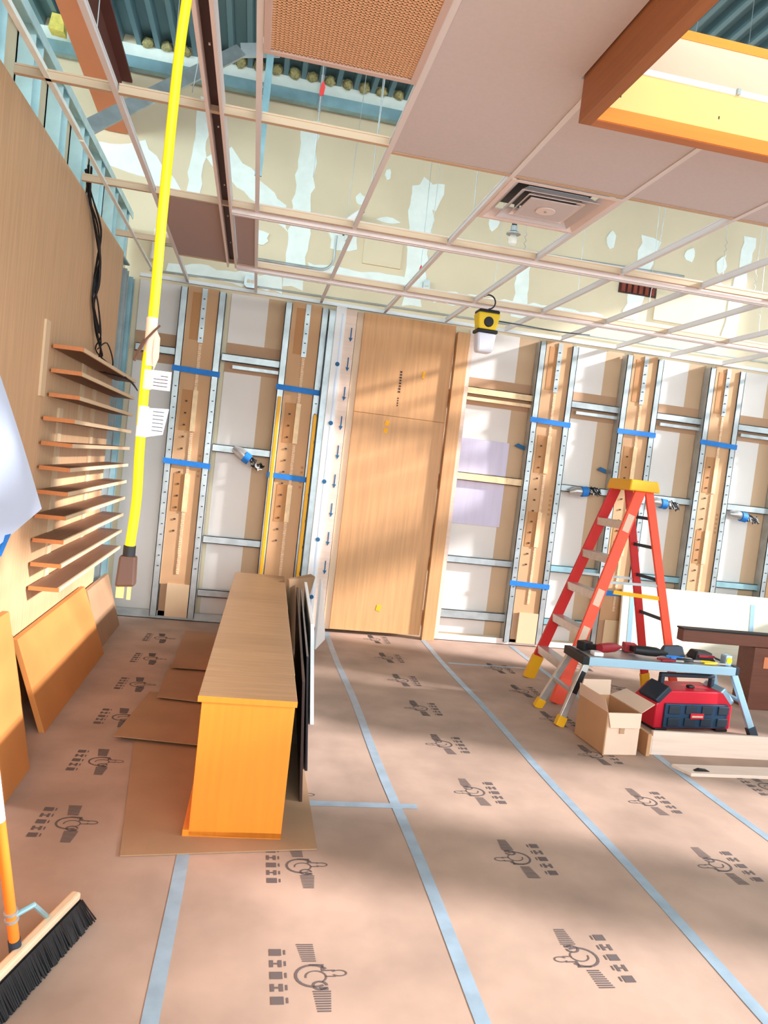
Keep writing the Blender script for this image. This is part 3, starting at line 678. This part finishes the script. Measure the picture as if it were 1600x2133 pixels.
# wiring bundle down the wood wall
t = thing('wire_bundle', (-1.11, 5.4, 2.0), 'tangled black wires hanging down the wood wall over the shelves', 'wires')
path = [(4.70, 3.10), (4.85, 2.98), (5.05, 2.86), (5.15, 2.70), (5.20, 2.55), (5.22, 2.42), (5.35, 2.25), (5.45, 2.12), (5.55, 2.02)]
for i in range(9):
    oy, ph = random.uniform(-.03, .03), random.uniform(0, 6); n = len(path); pts = []
    for k in range(n - (i % 3)):
        y, z = path[k]; pts.append((XL + .045 + .02 * math.sin(ph + k * 1.7), y + oy + .02 * math.sin(ph * 2 + k * 2.1), z + random.uniform(-.012, .012)))
    if i < 2: pts += [(-.95, 5.75, 2.0), (-.93, 6.1, 1.95)]
    if i == 3: pts += [(-1.0, 5.4, 2.06), (-1.02, 5.25, 2.18), (-1.05, 5.12, 2.12)]
    b = MB(); b.tube(smooth_path(pts), .0048, 5); b.build('wire', 'black', t)
# leaned cardboard along the partition foot
def lean(x_f, x_w, y0, y1, h, th, m, lab, nm='cardboard_sheet'):
    b = MB(); b.hexa([(x_f - th, y0, 0), (x_f, y0, 0), (x_f, y1, 0), (x_f - th, y1, 0)], [(x_w - th, y0 + .05, h), (x_w, y0 + .05, h), (x_w, y1 + .04, h), (x_w - th, y1 + .04, h)])
    return tag(b.build(nm, m, bevel=.002), lab, 'cardboard')
lean(-.91, -1.095, 4.02, 5.60, .47, .03, 'kraft_warm', 'orange brown cardboard sheet leaning under the shelves, longest of three')
lean(-.955, -1.09, 5.68, 6.50, .42, .03, 'kraft', 'folded brown cardboard sheet leaning below the shelves near the back wall')
lean(-.995, -1.11, 3.05, 4.00, .50, .02, 'kraft_warm', 'orange cardboard sheet leaning half hidden behind the wide panel')
lean(-.86, -1.02, 1.6, 3.58, .72, .03, 'kraft_warm', 'tall orange cardboard sheet leaning on the wood wall beside the broom', 'cardboard_sheet')
# hanging film sheet
t = thing('plastic_sheet', (-1.0, 3.4, 1.05), 'loose white plastic sheet hanging off the wood wall with blue tape', 'sheet')
A = Vector((-1.10, 3.20, 1.96)); B = Vector((-1.0, 3.92, 1.175)); C = Vector((-1.03, 3.30, 1.03)); D = Vector((-1.125, 2.6, 1.8))
b = MB(); n = 8
for off in (0, .004):
    for i in range(n + 1):
        for j in range(n + 1):
            u, v = i / n, j / n; p_ = A.lerp(B, u).lerp(D.lerp(C, u), v); p_.x += .008 * math.sin(u * 3.1) * (1 - v) + off; b.v.append(tuple(p_))
N = (n + 1) ** 2
for i in range(n):
    for j in range(n):
        a = i * (n + 1) + j; q = (a, a + 1, a + n + 2, a + n + 1); b.f += [q, tuple(N + k for k in reversed(q))]
b.smooth = True; b.build('sheet', 'film', t)
MB().hexa([(-1.03, 3.40, 1.0), (-1.024, 3.40, 1.0), (-1.02, 3.44, 1.0), (-1.028, 3.44, 1.0)], [(-1.025, 3.46, 1.09), (-1.017, 3.46, 1.09), (-1.012, 3.52, 1.09), (-1.02, 3.52, 1.09)]).build('tape', 'blue_tape', t)
MB().hexa([(-1.045, 3.22, 1.06), (-1.038, 3.22, 1.06), (-1.035, 3.30, 1.03), (-1.04, 3.30, 1.03)], [(-1.045, 3.22, 1.10), (-1.038, 3.22, 1.10), (-1.03, 3.30, 1.08), (-1.035, 3.30, 1.08)]).build('tape', 'blue_tape', t)

# ================================================================== FLOOR THINGS
# seam tape
for x, lab in ((-.11, 'blue grey seam tape running out from under the low counter'), (.83, 'blue grey seam tape crossed by a short tape piece'), (1.75, 'blue grey seam tape passing left of the cardboard box'), (2.64, 'blue grey seam tape passing under the white boards')):
    b = MB(); L = 40; ys = [YF + .2 + (6.8 - YF - .2) * k / L for k in range(L + 1)]
    if x == -.11: ys = [y for y in ys if y < 2.9] + [2.95]
    wv = [(x + .006 * math.sin(y * 3 + x * 7), y) for y in ys]
    for (xa, ya), (xb, yb_) in zip(wv[:-1], wv[1:]): b.hexa([(xa - .024, ya, 0), (xa + .024, ya, 0), (xb + .024, yb_, 0), (xb - .024, yb_, 0)], [(xa - .024, ya, .0018), (xa + .024, ya, .0018), (xb + .024, yb_, .0018), (xb - .024, yb_, .0018)])
    tag(b.build('seam_tape', 'seam_tape'), lab, 'tape')
tag(MB().box(.38, .93, 3.30, 3.345, .002, .0036).build('tape_strip', 'seam_tape'), 'short pale tape strip crossing the floor seam beside the low counter', 'tape')
tag(MB().box(1.8, 2.6, 5.98, 6.01, .0, .0016).build('tape_strip', 'seam_tape'), 'thin pale tape strip on the floor in front of the ladder foot', 'tape')
# flat cardboard sheets under the counter
def sheet(pts, z, lab, m='kraft', curl=0.0):
    b = MB(); n = len(pts); b.hexa([(x, y, z) for x, y in pts], [(x, y, z + .005) for x, y in pts])
    for i, v in enumerate(b.v):
        if curl and i % 4 in (0, 1): b.v[i] = (v[0], v[1], v[2] + curl)
    tag(b.build('floor_cardboard', m), lab, 'cardboard')
sheet([(-.335, 2.83), (.42, 2.91), (.42, 4.02), (-.46, 4.02)], .002, 'large flat cardboard sheet under the near end of the low counter')
sheet([(-.56, 3.96), (.2, 3.84), (.2, 4.8), (-.48, 4.75)], .009, 'flat cardboard sheet with a curled edge next to the large one', curl=.014)
sheet([(-.42, 4.60), (.2, 4.48), (.2, 5.4), (-.42, 5.35)], .016, 'flat cardboard sheet with a lifted corner under the counter middle', curl=.014)
sheet([(-.40, 5.22), (.2, 5.2), (.2, 6.35), (-.40, 6.35)], .023, 'flat cardboard sheet under the far end of the low counter', curl=.014)
# low counter
g = thing('low_counter', (.085, 2.98, .007), 'long low wooden counter with orange end panel and brown top', 'counter', rz=-math.radians(1.3))
L = 3.2; w2 = .195
def lp(nm, m, x0, x1, y0, y1, z0, z1, bevel=.002): return MB().box(x0, x1, y0, y1, z0, z1).build(nm, m, g, bevel, local=True)
lp('end_panel', 'laminate_warm_lit', -w2 + .012, w2 - .006, 0, .022, .0, .556)
lp('top', 'laminate_top', -w2 - .004, w2 + .002, -.004, .38, .557, .58); lp('top', 'laminate_top', -w2 - .004, w2 + .004, .381, 1.86, .557, .58); lp('top', 'laminate_top', -w2 - .004, w2 + .006, 1.861, L, .557, .58)
lp('top_edge', 'laminate_warm_lit', -w2 - .004, w2 + .002, -.006, -.0045, .5565, .5805, 0)
lp('side_panel', 'laminate_warm_lit', -w2 + .012, -w2 + .03, .022, L - .02, .03, .556); lp('base', 'laminate_warm_lit', -w2 - .012, w2 - .006, 0.0, L - .02, -.004, .026)
lp('side_panel', 'dark_panel', w2 - .03, w2 - .012, .022, L - .02, .03, .556); lp('end_panel', 'laminate_warm_lit', -w2 + .012, w2 - .006, L - .022, L, .03, .556)
# panels leaning on the counter's far side
def leanp(x0, y0, x1, y1, h, th, lean_, m, lab, cat='panel', nm='leaning_sheet'):
    b = MB(); b.hexa([(x0, y0, 0), (x0 + th, y0, 0), (x1 + th, y1, 0), (x1, y1, 0)], [(x0 - lean_, y0 + .03, h), (x0 - lean_ + th, y0 + .03, h), (x1 - lean_ + th, y1, h), (x1 - lean_, y1, h)])
    return tag(b.build(nm, m, bevel=.002), lab, cat)
leanp(.372, 3.32, .49, 5.85, .56, .014, .045, 'dark_panel', 'dark brown sheet leaning closest against the low counter')
leanp(.425, 3.68, .52, 5.7, .58, .012, .055, 'black_panel', 'glossy black sheet leaning against the low counter')
leanp(.50, 4.35, .565, 5.9, .60, .022, .06, 'foam_white', 'white foam sheet leaning outermost beside the low counter')
b = MB(); b.hexa([(.44, 5.92, .0), (.475, 5.92, .0), (.50, 6.5, .0), (.46, 6.5, .0)], [(.36, 5.85, .62), (.38, 5.84, .62), (.62, 6.2, .60), (.58, 6.22, .62)]); tag(b.build('folded_cardboard', 'kraft', bevel=.002), 'folded brown cardboard flap standing at the far end of the counter', 'cardboard')
b = MB(); b.hexa([(.66, 6.15, 0), (.68, 6.13, 0), (.80, 6.52, 0), (.77, 6.55, 0)], [(.65, 6.15, .60), (.67, 6.13, .60), (.74, 6.50, .40), (.71, 6.53, .40)]); tag(b.build('foam_board', 'foam_white', bevel=.002), 'white foam board with a slanted top behind the folded cardboard', 'board')

# ---- stepladder
def ladder():
    g = thing('stepladder', (2.9, 5.4, 0), 'orange fibreglass stepladder with yellow top and feet', 'ladder')
    ft = {'n': (2.37, 5.06), 'f': (2.41, 5.72)}; tp = {'n': (2.93, 5.27), 'f': (2.87, 5.55)}; ht = 1.63
    rails = {}
    for k, m in (('n', 'ladder_orange'), ('f', 'ladder_red')):
        a = Vector((*ft[k], .0)); c = Vector((*tp[k], ht)); rails[k] = (a, c)
        d = (c - a).normalized()
        b = MB(); b.bar(a + d * .12, c, .028, .085, (1, 0, 0)); b.build('front_rail', m, g, .004)
        f_ = MB(); f_.bar(a + d * .0, a + d * .20, .04, .095, (1, 0, 0)); f_.build('foot', 'ladder_yellow' if k == 'f' else 'ladder_orange', g, .004)
    for i, t in enumerate((.165, .335, .505, .675, .84)):
        p0 = rails['n'][0].lerp(rails['n'][1], t); p1 = rails['f'][0].lerp(rails['f'][1], t)
        b = MB(); b.bar(p0, p1, .085, .022, (0, 0, 1)); b.bar(p0 + Vector((-.04, 0, -.025)), p1 + Vector((-.04, 0, -.025)), .006, .05, (0, 0, 1)); b.build('step', 'alu', g, .002)
    rf = {'n': (3.42, 5.18), 'f': (3.40, 5.60)}; rt = {'n': (3.01, 5.29), 'f': (2.97, 5.53)}; rr = {}
    for k, m in (('n', 'ladder_orange'), ('f', 'ladder_red')):
        a = Vector((*rf[k], .0)); c = Vector((*rt[k], ht)); rr[k] = (a, c); d = (c - a).normalized()
        b = MB(); b.bar(a + d * .1, c, .026, .065, (1, 0, 0)); b.build('rear_rail', m, g, .004)
        f_ = MB(); f_.bar(a, a + d * .14, .034, .075, (1, 0, 0)); f_.build('foot', 'ladder_yellow', g, .004)
    for t in (.2, .4, .585, .735, .87):
        p0 = rr['n'][0].lerp(rr['n'][1], t); p1 = rr['f'][0].lerp(rr['f'][1], t); b = MB(); b.bar(p0, p1, .012, .025); b.build('rear_brace', 'charcoal', g)
    # spreader bars and yellow paint shelf edge
    for k in ('n', 'f'):
        p0 = rails[k][0].lerp(rails[k][1], .56); p1 = rr[k][0].lerp(rr[k][1], .56); b = MB(); b.bar(p0, p1, .005, .02); b.build('spreader', 'galv', g)
    p0 = rails['n'][0].lerp(rails['n'][1], .52); p1 = rr['n'][0].lerp(rr['n'][1], .50); b = MB(); b.bar(p0.lerp(p1, .2), p1, .008, .03); b.build('yellow_brace', 'ladder_yellow', g)
    # top cap
    z0 = 1.62; b = MB(); b.hexa([(2.81, 5.22, z0), (3.07, 5.22, z0), (3.07, 5.60, z0), (2.81, 5.60, z0)], [(2.825, 5.235, z0 + .085), (3.055, 5.235, z0 + .085), (3.055, 5.585, z0 + .085), (2.825, 5.585, z0 + .085)])
    b.build('top_cap', 'ladder_yellow', g, .012)
    # worn sticker labels on the near rail
    for t, L_ in ((.26, .16), (.45, .13), (.80, .14)):
        p0 = rails['n'][0].lerp(rails['n'][1], t); d = (rails['n'][1] - rails['n'][0]).normalized(); p0 = p0 + Vector((-.0, -.0155, 0)); b = MB(); b.bar(p0, p0 + d * L_, .001, .055, (1, 0, 0)); b.build('sticker', 'cream', g)
ladder()
# ---- work platform
def platform():
    g = thing('work_platform', (2.9, 4.75, 0), 'low aluminium work platform bench covered with tools', 'platform')
    z = .47; x0, x1, y0, y1 = 2.33, 3.45, 4.60, 4.88
    MB().box(x0, x1, y0, y1, z - .02, z).build('deck', 'alu', g, .003)
    MB().box(x0 + .02, x1, y0 - .012, y0, z - .055, z + .003).build('side_rail', 'alu_blue', g, .003); MB().box(x0 + .02, x1, y1, y1 + .012, z - .055, z + .003).build('side_rail', 'alu_blue', g, .003)
    MB().box(x0 - .03, x0 + .02, y0 - .014, y1 + .014, z - .05, z + .006).build('end_cap', 'black', g, .004); MB().box(x1, x1 + .025, y0 - .014, y1 + .014, z - .05, z + .006).build('end_cap', 'charcoal', g, .004)
    for (sx, tx, m) in ((x0 + .01, 2.18, 'alu'), (x1, 3.64, 'alu_blue')):
        for (sy, ty) in ((y0 + .01, 4.57), (y1 - .01, 4.95)):
            a = Vector((tx, ty, .0)); c = Vector((sx, sy, z - .05)); d = (c - a).normalized()
            b = MB(); b.bar(a + d * .05, c, .045, .03, (0, 1, 0)); b.build('leg', m, g, .003)
            b = MB(); b.bar(a, a + d * .07, .06, .045, (0, 1, 0)); b.build('foot', 'ladder_yellow' if sx < 3 else 'charcoal', g, .004)
            if sx < 3 and sy < 4.7:
                b = MB(); b.bar(a + d * .24 + Vector((0, -.0165, 0)), a + d * .40 + Vector((0, -.0165, 0)), .035, .002, (0, 1, 0)); b.build('leg_label', 'black', g)
        b = MB(); b.bar(((sx + tx) / 2, 4.585, .23), ((sx + tx) / 2, 4.92, .23), .03, .02); b.build('leg_brace', m, g)
platform()
# tools on the platform
def drill(x, y, rz, m, lab):
    t = thing('cordless_drill', (x, y, .474), lab, 'tool', rz=rz)
    b = MB(); b.tube([(-.10, 0, .045), (-.02, 0, .045), (.05, 0, .045), (.08, 0, .045), (.13, 0, .045)], [.03, .034, .032, .022, .008], 12); b.build('body', m, t, local=True)
    b = MB(); b.bar((-.05, 0, .04), (-.09, .11, .03), .035, .04); b.build('grip', 'black', t, .006, local=True)
    MB().box(-.14, -.05, .10, .17, 0, .06).build('battery', 'tool_red' if m == 'black' else 'black', t, .006, local=True)
drill(2.55, 4.72, .4, 'tool_red', 'dark red cordless drill on the platform beside the ladder rail')
drill(2.84, 4.70, -.2, 'black', 'black cordless driver with red battery next to the dark red drill')
def pliers(x, y, rz, m, lab):
    t = thing('pliers', (x, y, .472), lab, 'tool', rz=rz)
    for s in (-1, 1):
        b = MB(); b.tube([(0, 0, .012), (-.05, s * .018, .012), (-.12, s * .028, .012)], [.008, .009, .007], 8); b.build('handle', m, t, local=True)
        b = MB(); b.bar((0, s * .004, .012), (.06, s * .006, .012), .012, .01); b.build('jaw', 'alu', t, local=True)
pliers(3.00, 4.625, 0, 'tool_red', 'red handled pliers on the platform'); pliers(3.12, 4.715, 0, 'blue_tape', 'light blue handled pliers on the platform'); pliers(3.16, 4.665, 0, 'black', 'black handled pliers on the platform'); pliers(3.33, 4.635, 0, 'lamp_yellow', 'yellow handled snips on the platform')
t = thing('tool_pouch', (3.30, 4.72, .472), 'black tool pouch with red trim on the platform', 'pouch'); b = MB(); b.hexa([(3.22, 4.73, .472), (3.38, 4.71, .472), (3.38, 4.86, .472), (3.22, 4.86, .472)], [(3.24, 4.75, .535), (3.36, 4.74, .53), (3.36, 4.84, .53), (3.24, 4.84, .535)]); b.build('bag', 'black', t, .012); MB().box(3.24, 3.36, 4.715, 4.73, .50, .515).build('trim', 'tool_red', t)
t = thing('tape_measure', (3.42, 4.66, .472), 'grey tape measure with yellow face at the platform end', 'tape measure'); MB().box(3.39, 3.44, 4.63, 4.70, .472, .545).build('case', 'alu_blue', t, .01); b = MB(); b.tube([(3.415, 4.63, .51), (3.415, 4.626, .51)], .022, 14); b.build('face', 'lamp_yellow', t)
tag(MB().box(2.40, 2.47, 4.63, 4.70, .472, .50).build('fastener_tub', 'white', bevel=.008), 'small clear tub of fasteners on the platform edge', 'tub')
tag(MB().hexa([(3.0, 4.80, .472), (3.18, 4.78, .472), (3.18, 4.86, .472), (3.0, 4.86, .472)], [(3.02, 4.81, .54), (3.16, 4.80, .55), (3.15, 4.85, .55), (3.03, 4.85, .54)]).build('tool_case', 'charcoal', bevel=.008), 'charcoal tool case on the back of the platform', 'case')
# ---- jobsite radio
def radio():
    g = thing('jobsite_radio', (3.17, 4.72, 0), 'red jobsite radio with dark blue front under the work platform', 'radio', rz=math.radians(6))
    w, dp, h = .315, .13, .285
    def B(nm, m, *a, bevel=.008): return MB().box(*a).build(nm, m, g, bevel, local=True)
    b = MB(); pr = [(-w, .02), (w, .02), (w, .19), (w - .09, h), (-w + .09, h), (-w, .19)]; b.prism(pr, 1, -dp + .01, dp); b.build('body', 'radio_red', g, .01, local=True)
    B('front_panel', 'radio_blue', -w + .06, w - .05, -dp - .01, -dp + .012, .03, .20)
    for i in range(4):
        for j in range(2): B('speaker_pod', 'charcoal', -w + .085 + i * .135, -w + .175 + i * .135, -dp - .022, -dp - .01, .045 + j * .085, .105 + j * .085)
    B('badge', 'radio_red', -.055, .055, -dp - .026, -dp - .02, .10, .14); B('badge_text', 'cream', -.045, .045, -dp - .028, -dp - .026, .112, .125, bevel=0)
    for s in (-1, 1):
        b = MB(); b.bar((s * w * .99, -.02, .20), (s * (w - .10), -.02, .30), .20, .05, (0, 0, 1)); b.build('corner_bumper', 'charcoal' if s < 0 else 'alu_blue', g, .01, local=True)
        B('foot', 'black', s * w * .8 - .05, s * w * .8 + .05, -dp + .01, dp - .01, 0, .022)
        B('handle_post', 'charcoal', s * .21 - .015, s * .21 + .015, -.02, .02, .28, .355)
    B('handle_bar', 'charcoal', -.225, .225, -.02, .02, .35, .378)
    B('top_knob', 'black', -.02, .03, -.06, -.02, h, h + .02)
radio()
# ---- open carton
def carton():
    g = thing('open_carton', (2.36, 4.25, 0), 'open brown cardboard carton with flaps on the floor before the platform', 'box')
    c = [(2.23, 4.43), (2.255, 4.08), (2.485, 4.10), (2.46, 4.46)]; h = .265; th = .006
    ms = ['cardboard', 'cardboard_pale', 'cardboard', 'cardboard']
    for i in range(4):
        a = Vector((*c[i], 0)); b_ = Vector((*c[(i + 1) % 4], 0)); n_ = (b_ - a).cross(Vector((0, 0, 1))).normalized() * -th
        b = MB(); b.hexa([a, b_, b_ + n_, a + n_], [a + Vector((0, 0, h)), b_ + Vector((0, 0, h)), b_ + n_ + Vector((0, 0, h)), a + n_ + Vector((0, 0, h))]); b.build('side', ms[i], g)
        out = -n_.normalized(); f0 = a + Vector((0, 0, h)); f1 = b_ + Vector((0, 0, h)); e = [Vector((0, 0, .08)) + out * .02, out * .055 + Vector((0, 0, -.085)), Vector((0, 0, .05)) + out * .10, Vector((0, 0, .10)) - out * .01][i]
        if i == 1: e = out * .02 + Vector((0, 0, -.085))
        b = MB(); u = Vector((0, 0, .004)) if i != 1 else out * .004; b.hexa([f0, f1, f1 + u, f0 + u], [f0.lerp(f1, .06) + e, f0.lerp(f1, .94) + e, f0.lerp(f1, .94) + e + u, f0.lerp(f1, .06) + e + u]); b.build('flap', 'cardboard_pale', g)
    b = MB(); b.hexa([(x, y, .0) for x, y in c], [(x, y, .006) for x, y in c]); b.build('bottom', 'cardboard', g)
    MB().box(2.345, 2.375, 4.078, 4.084, .14, .19).build('hand_hole', 'strap_brown', g); MB().box(2.375, 2.415, 4.075, 4.078, .195, .205).build('sticker', 'white', g)
carton()
# ---- white board trough and loose planks
g = thing('board_trough', (3.2, 4.2, 0), 'long pale wooden trough of boards on the floor before the radio', 'boards')
MB().box(2.60, 4.2, 4.13, 4.155, 0, .15).build('board', 'pale_wood', g, .003); MB().box(2.66, 4.2, 4.38, 4.40, 0, .04).build('board', 'pale_wood', g, .003); MB().box(2.62, 4.2, 4.155, 4.38, .0, .02).build('board', 'pale_wood', g, .003)
MB().box(2.55, 2.575, 4.10, 4.42, 0, .14).build('end_board', 'cardboard', g, .003); MB().box(2.575, 2.60, 4.13, 4.16, 0.0, .12).build('end_board', 'pale_wood', g, .003)
tag(MB().hexa([(2.68, 3.82, 0), (4.0, 3.84, 0), (4.0, 3.98, 0), (2.63, 3.95, 0)], [(2.68, 3.82, .02), (4.0, 3.84, .02), (4.0, 3.98, .02), (2.63, 3.95, .02)]).build('loose_plank', 'pale_wood', bevel=.002), 'pale plank lying flat on the floor before the trough', 'plank')
tag(MB().prism([(2.72, .02), (2.75, .035), (2.80, .03), (2.82, .021)], 1, 3.85, 3.87).build('plastic_clip', 'black'), 'small black clip on the loose plank', 'clip')
# ---- dark plank on a brown crate
g = thing('brown_crate', (4.5, 5.5, 0), 'tall dark brown wrapped crate at the edge of the work area', 'crate')
MB().box(4.05, 5.0, 5.20, 5.40, 0, .50).build('body', 'dark_wood', g, .006); MB().box(4.14, 4.4, 5.195, 5.20, .34, .43).build('label', 'rust_primer', g)
g = thing('dark_plank', (4.2, 5.3, .50), 'dark reddish brown plank lying across the brown crate', 'plank')
MB().box(3.42, 5.1, 5.215, 5.30, .502, .595).build('slab', 'dark_wood', g, .004); MB().box(3.415, 5.105, 5.21, 5.305, .595, .607).build('top_edge', 'black', g)

# ================================================================== NEAR THINGS
# yellow extension cord
cp = [(395, 0), (372, 150), (352, 400), (330, 600), (312, 700), (297, 850), (283, 1020), (262, 1150)]
Yc = 1.40
g = thing('extension_cord', (-.20, Yc, 1.24), 'thick yellow extension cord hanging from the ceiling with a brown plug', 'cord')
def unp(px, py, Y):
    r = M3 @ Vector((px - 800, py - 1066.5, 1552.0)); k = Y / r.y; return Vector((0, 0, H)) + r * k
ctrl = [Vector((-.195, Yc, 3.0)), Vector((-.192, Yc, 2.7))] + [Vector((-.2 + dx, Yc, z)) for dx, z in ((.008, 2.40), (.002, 2.24), (.0, 1.98), (.001, 1.79), (-.002, 1.69), (.0, 1.55), (.003, 1.46), (-.001, 1.375))]
pts = []
for i in range(len(ctrl) - 1):
    p0 = ctrl[max(i - 1, 0)]; p1 = ctrl[i]; p2 = ctrl[i + 1]; p3 = ctrl[min(i + 2, len(ctrl) - 1)]
    for k in range(6):
        t = k / 6; pts.append(.5 * ((2 * p1) + (p2 - p0) * t + (2 * p0 - 5 * p1 + 4 * p2 - p3) * t * t + (3 * p1 - p0 - 3 * p2 + p3) * t ** 3))
pts.append(ctrl[-1])
b = MB(); b.tube(pts, .0088, 12); b.build('cable', 'cord_yellow', g)
ex, ez = -.201, 1.375
b = MB(); b.tube([(ex, Yc, ez), (ex, Yc, ez - .02)], .011, 12); b.build('strain_relief', 'black', g)
b = MB(); b.hexa([(ex - .018, Yc - .014, ez - .075), (ex + .016, Yc - .014, ez - .072), (ex + .016, Yc + .014, ez - .072), (ex - .018, Yc + .014, ez - .075)], [(ex - .015, Yc - .013, ez - .018), (ex + .014, Yc - .013, ez - .018), (ex + .014, Yc + .013, ez - .018), (ex - .015, Yc + .013, ez - .018)]); b.build('plug_body', 'rubber_brown', g, .004)
MB().box(ex - .016, ex - .002, Yc - .004, Yc - .001, ez - .096, ez - .074).build('prong', 'brass', g); MB().box(ex + .003, ex + .010, Yc - .004, Yc - .001, ez - .098, ez - .074).build('prong', 'brass', g)
b = MB(); b.tube([(-.2, Yc, 1.785), (-.199, Yc, 1.70)], .0098, 12); b.build('paper_wrap', 'cardboard_pale', g)
b = MB(); b.tube([(-.2, Yc, 1.6930), (-.2, Yc, 1.6580)], .0096, 12); b.build('paper_wrap', 'cardboard_pale', g); b = MB(); b.tube([(-.2, Yc, 1.6280), (-.2, Yc, 1.5730)], .0096, 12); b.build('paper_wrap', 'paper_white', g)
fl1 = MB().box(-.193, -.158, Yc - .001, Yc + .001, 1.6600, 1.6940).build('tag_flag', 'paper_white', g); fl2 = MB().hexa([(-.193, Yc - .001, 1.5730), (-.163, Yc - .001, 1.5810), (-.163, Yc + .001, 1.5810), (-.193, Yc + .001, 1.5730)], [(-.190, Yc - .001, 1.6260), (-.156, Yc - .001, 1.6280), (-.156, Yc + .001, 1.6280), (-.190, Yc + .001, 1.6260)]).build('tag_flag', 'film', g)
for k in range(4): MB().box(-.188 + (.012 if k == 0 else 0), -.163, Yc - .0016, Yc - .001, 1.6840 - k * .006, 1.6855 - k * .006).build('printed_line', 'ink', fl1)
for k in range(6): MB().box(-.183, -.164, Yc - .0016, Yc - .001, 1.6200 - k * .0068, 1.6213 - k * .0068).build('printed_line', 'ink', fl2)
b = MB(); b.tube([(-.222, Yc - .012, 1.705), (-.205, Yc - .014, 1.745), (-.19, Yc - .012, 1.765), (-.184, Yc - .012, 1.772)], .0022, 6); b.tube([(-.222, Yc - .012, 1.705), (-.218, Yc - .01, 1.72), (-.208, Yc - .012, 1.745)], .003, 6); b.build('cable_tie', 'rubber_brown', g)
MB().prism([(-.19, 1.765), (-.182, 1.75), (-.181, 1.715), (-.188, 1.692), (-.192, 1.72)], 1, Yc - .012, Yc - .010).build('torn_paper', 'cream', g)
# yellow work lamp hooked on the grid
g = thing('work_lamp', (1.70, 5.75, 2.56), 'yellow and black battery work lamp with white diffuser hooked to the grid', 'lamp')
lx, ly = 1.695, 5.75
b = MB(); b.tube([(lx, ly, 2.895)] + [(lx + .055 * math.sin(a) , ly, 2.965 - .055 * math.cos(a) + .0) for a in [math.radians(q) for q in range(10, 250, 20)]], .006, 7); b.build('hook', 'black', g)
MB().box(lx - .085, lx + .085, ly - .07, ly + .07, 2.865, 2.895).build('top_band', 'black', g, .012)
b = MB(); b.hexa([(lx - .07, ly - .06, 2.735), (lx + .07, ly - .06, 2.735), (lx + .07, ly + .06, 2.735), (lx - .07, ly + .06, 2.735)], [(lx - .09, ly - .075, 2.87), (lx + .09, ly - .075, 2.87), (lx + .09, ly + .075, 2.87), (lx - .09, ly + .075, 2.87)]); b.build('body', 'lamp_yellow', g, .012)
b = MB(); b.tube([(lx, ly - .062, 2.80), (lx, ly - .078, 2.80)], [.042, .036], 14); b.build('dial', 'black', g)
MB().box(lx - .085, lx + .085, ly - .07, ly + .07, 2.715, 2.742).build('lower_band', 'black', g, .008)
b = MB(); b.hexa([(lx - .062, ly - .055, 2.565), (lx + .062, ly - .055, 2.565), (lx + .062, ly + .055, 2.565), (lx - .062, ly + .055, 2.565)], [(lx - .078, ly - .065, 2.716), (lx + .078, ly - .065, 2.716), (lx + .078, ly + .065, 2.716), (lx - .078, ly + .065, 2.716)]); b.build('diffuser', 'lamp_shade', g, .018)
b = MB(); b.tube(smooth_path([(lx + .08, ly, 2.83), (2.05, 5.9, 2.86), (2.5, 6.25, 2.93), (2.95, 6.6, 3.02)]), .005, 6); b.build('lead', 'charcoal', g)
# broom
g = thing('push_broom', (-.45, 2.3, 0), 'push broom with orange handle and black bristles', 'broom')
a = Vector((-.526, 2.08, .088)); c = Vector((-.41, 2.44, .088)); ax = (c - a).normalized(); sd = Vector((ax.y, -ax.x, 0))
a = a - ax * .18
b = MB(); b.bar(a, c, .032, .028); b.build('head', 'broom_wood', g, .008)
b = MB()
for i in range(230):
    u = i / 229; 
    for j in range(6):
        p_ = a.lerp(c, u) + sd * (-.018 + .0075 * j) + Vector((0, 0, -.014)); q = p_ + sd * ((j - 2) * .006 + .024 + random.uniform(-.004, .004)) + ax * random.uniform(-.006, .006) + (ax * (.02 * (u - .93) / .07) if u > .93 else Vector()) ; q.z = .002 + random.random() * .004
        b.bar(p_, q, .0042, .003)
o = b.build('bristles', 'black', g); o['kind'] = 'stuff'
hb = a.lerp(c, .40) + Vector((-.004, 0, .02)); hd = Vector((-.10, -.045, .30)).normalized()
hb = unp(33, 1985, 2.17); ht_ = unp(-14, 1600, 2.02)
hd = (ht_ - hb).normalized()
b = MB(); b.tube([hb, hb + hd * .05], .017, 12); b.build('ferrule', 'charcoal', g)
b = MB(); b.tube([hb + hd * .045, hb + hd * .46], .0145, 12); b.build('handle', 'handle_orange', g); b = MB(); b.tube([hb + hd * .46, hb + hd * 1.25], .0143, 12); b.build('handle_sleeve', 'white', g)
for k in (.12, .145): 
    b = MB(); b.tube([hb + hd * k, hb + hd * (k + .008)], .019, 12); b.build('clamp', 'galv', g)
b = MB(); b.tube([hb + hd * .13, hb + hd * .14 + Vector((.05, .03, .01)), a.lerp(c, .72) + Vector((-.01, .01, .015))], .008, 8); b.build('brace', 'galv_blue', g)
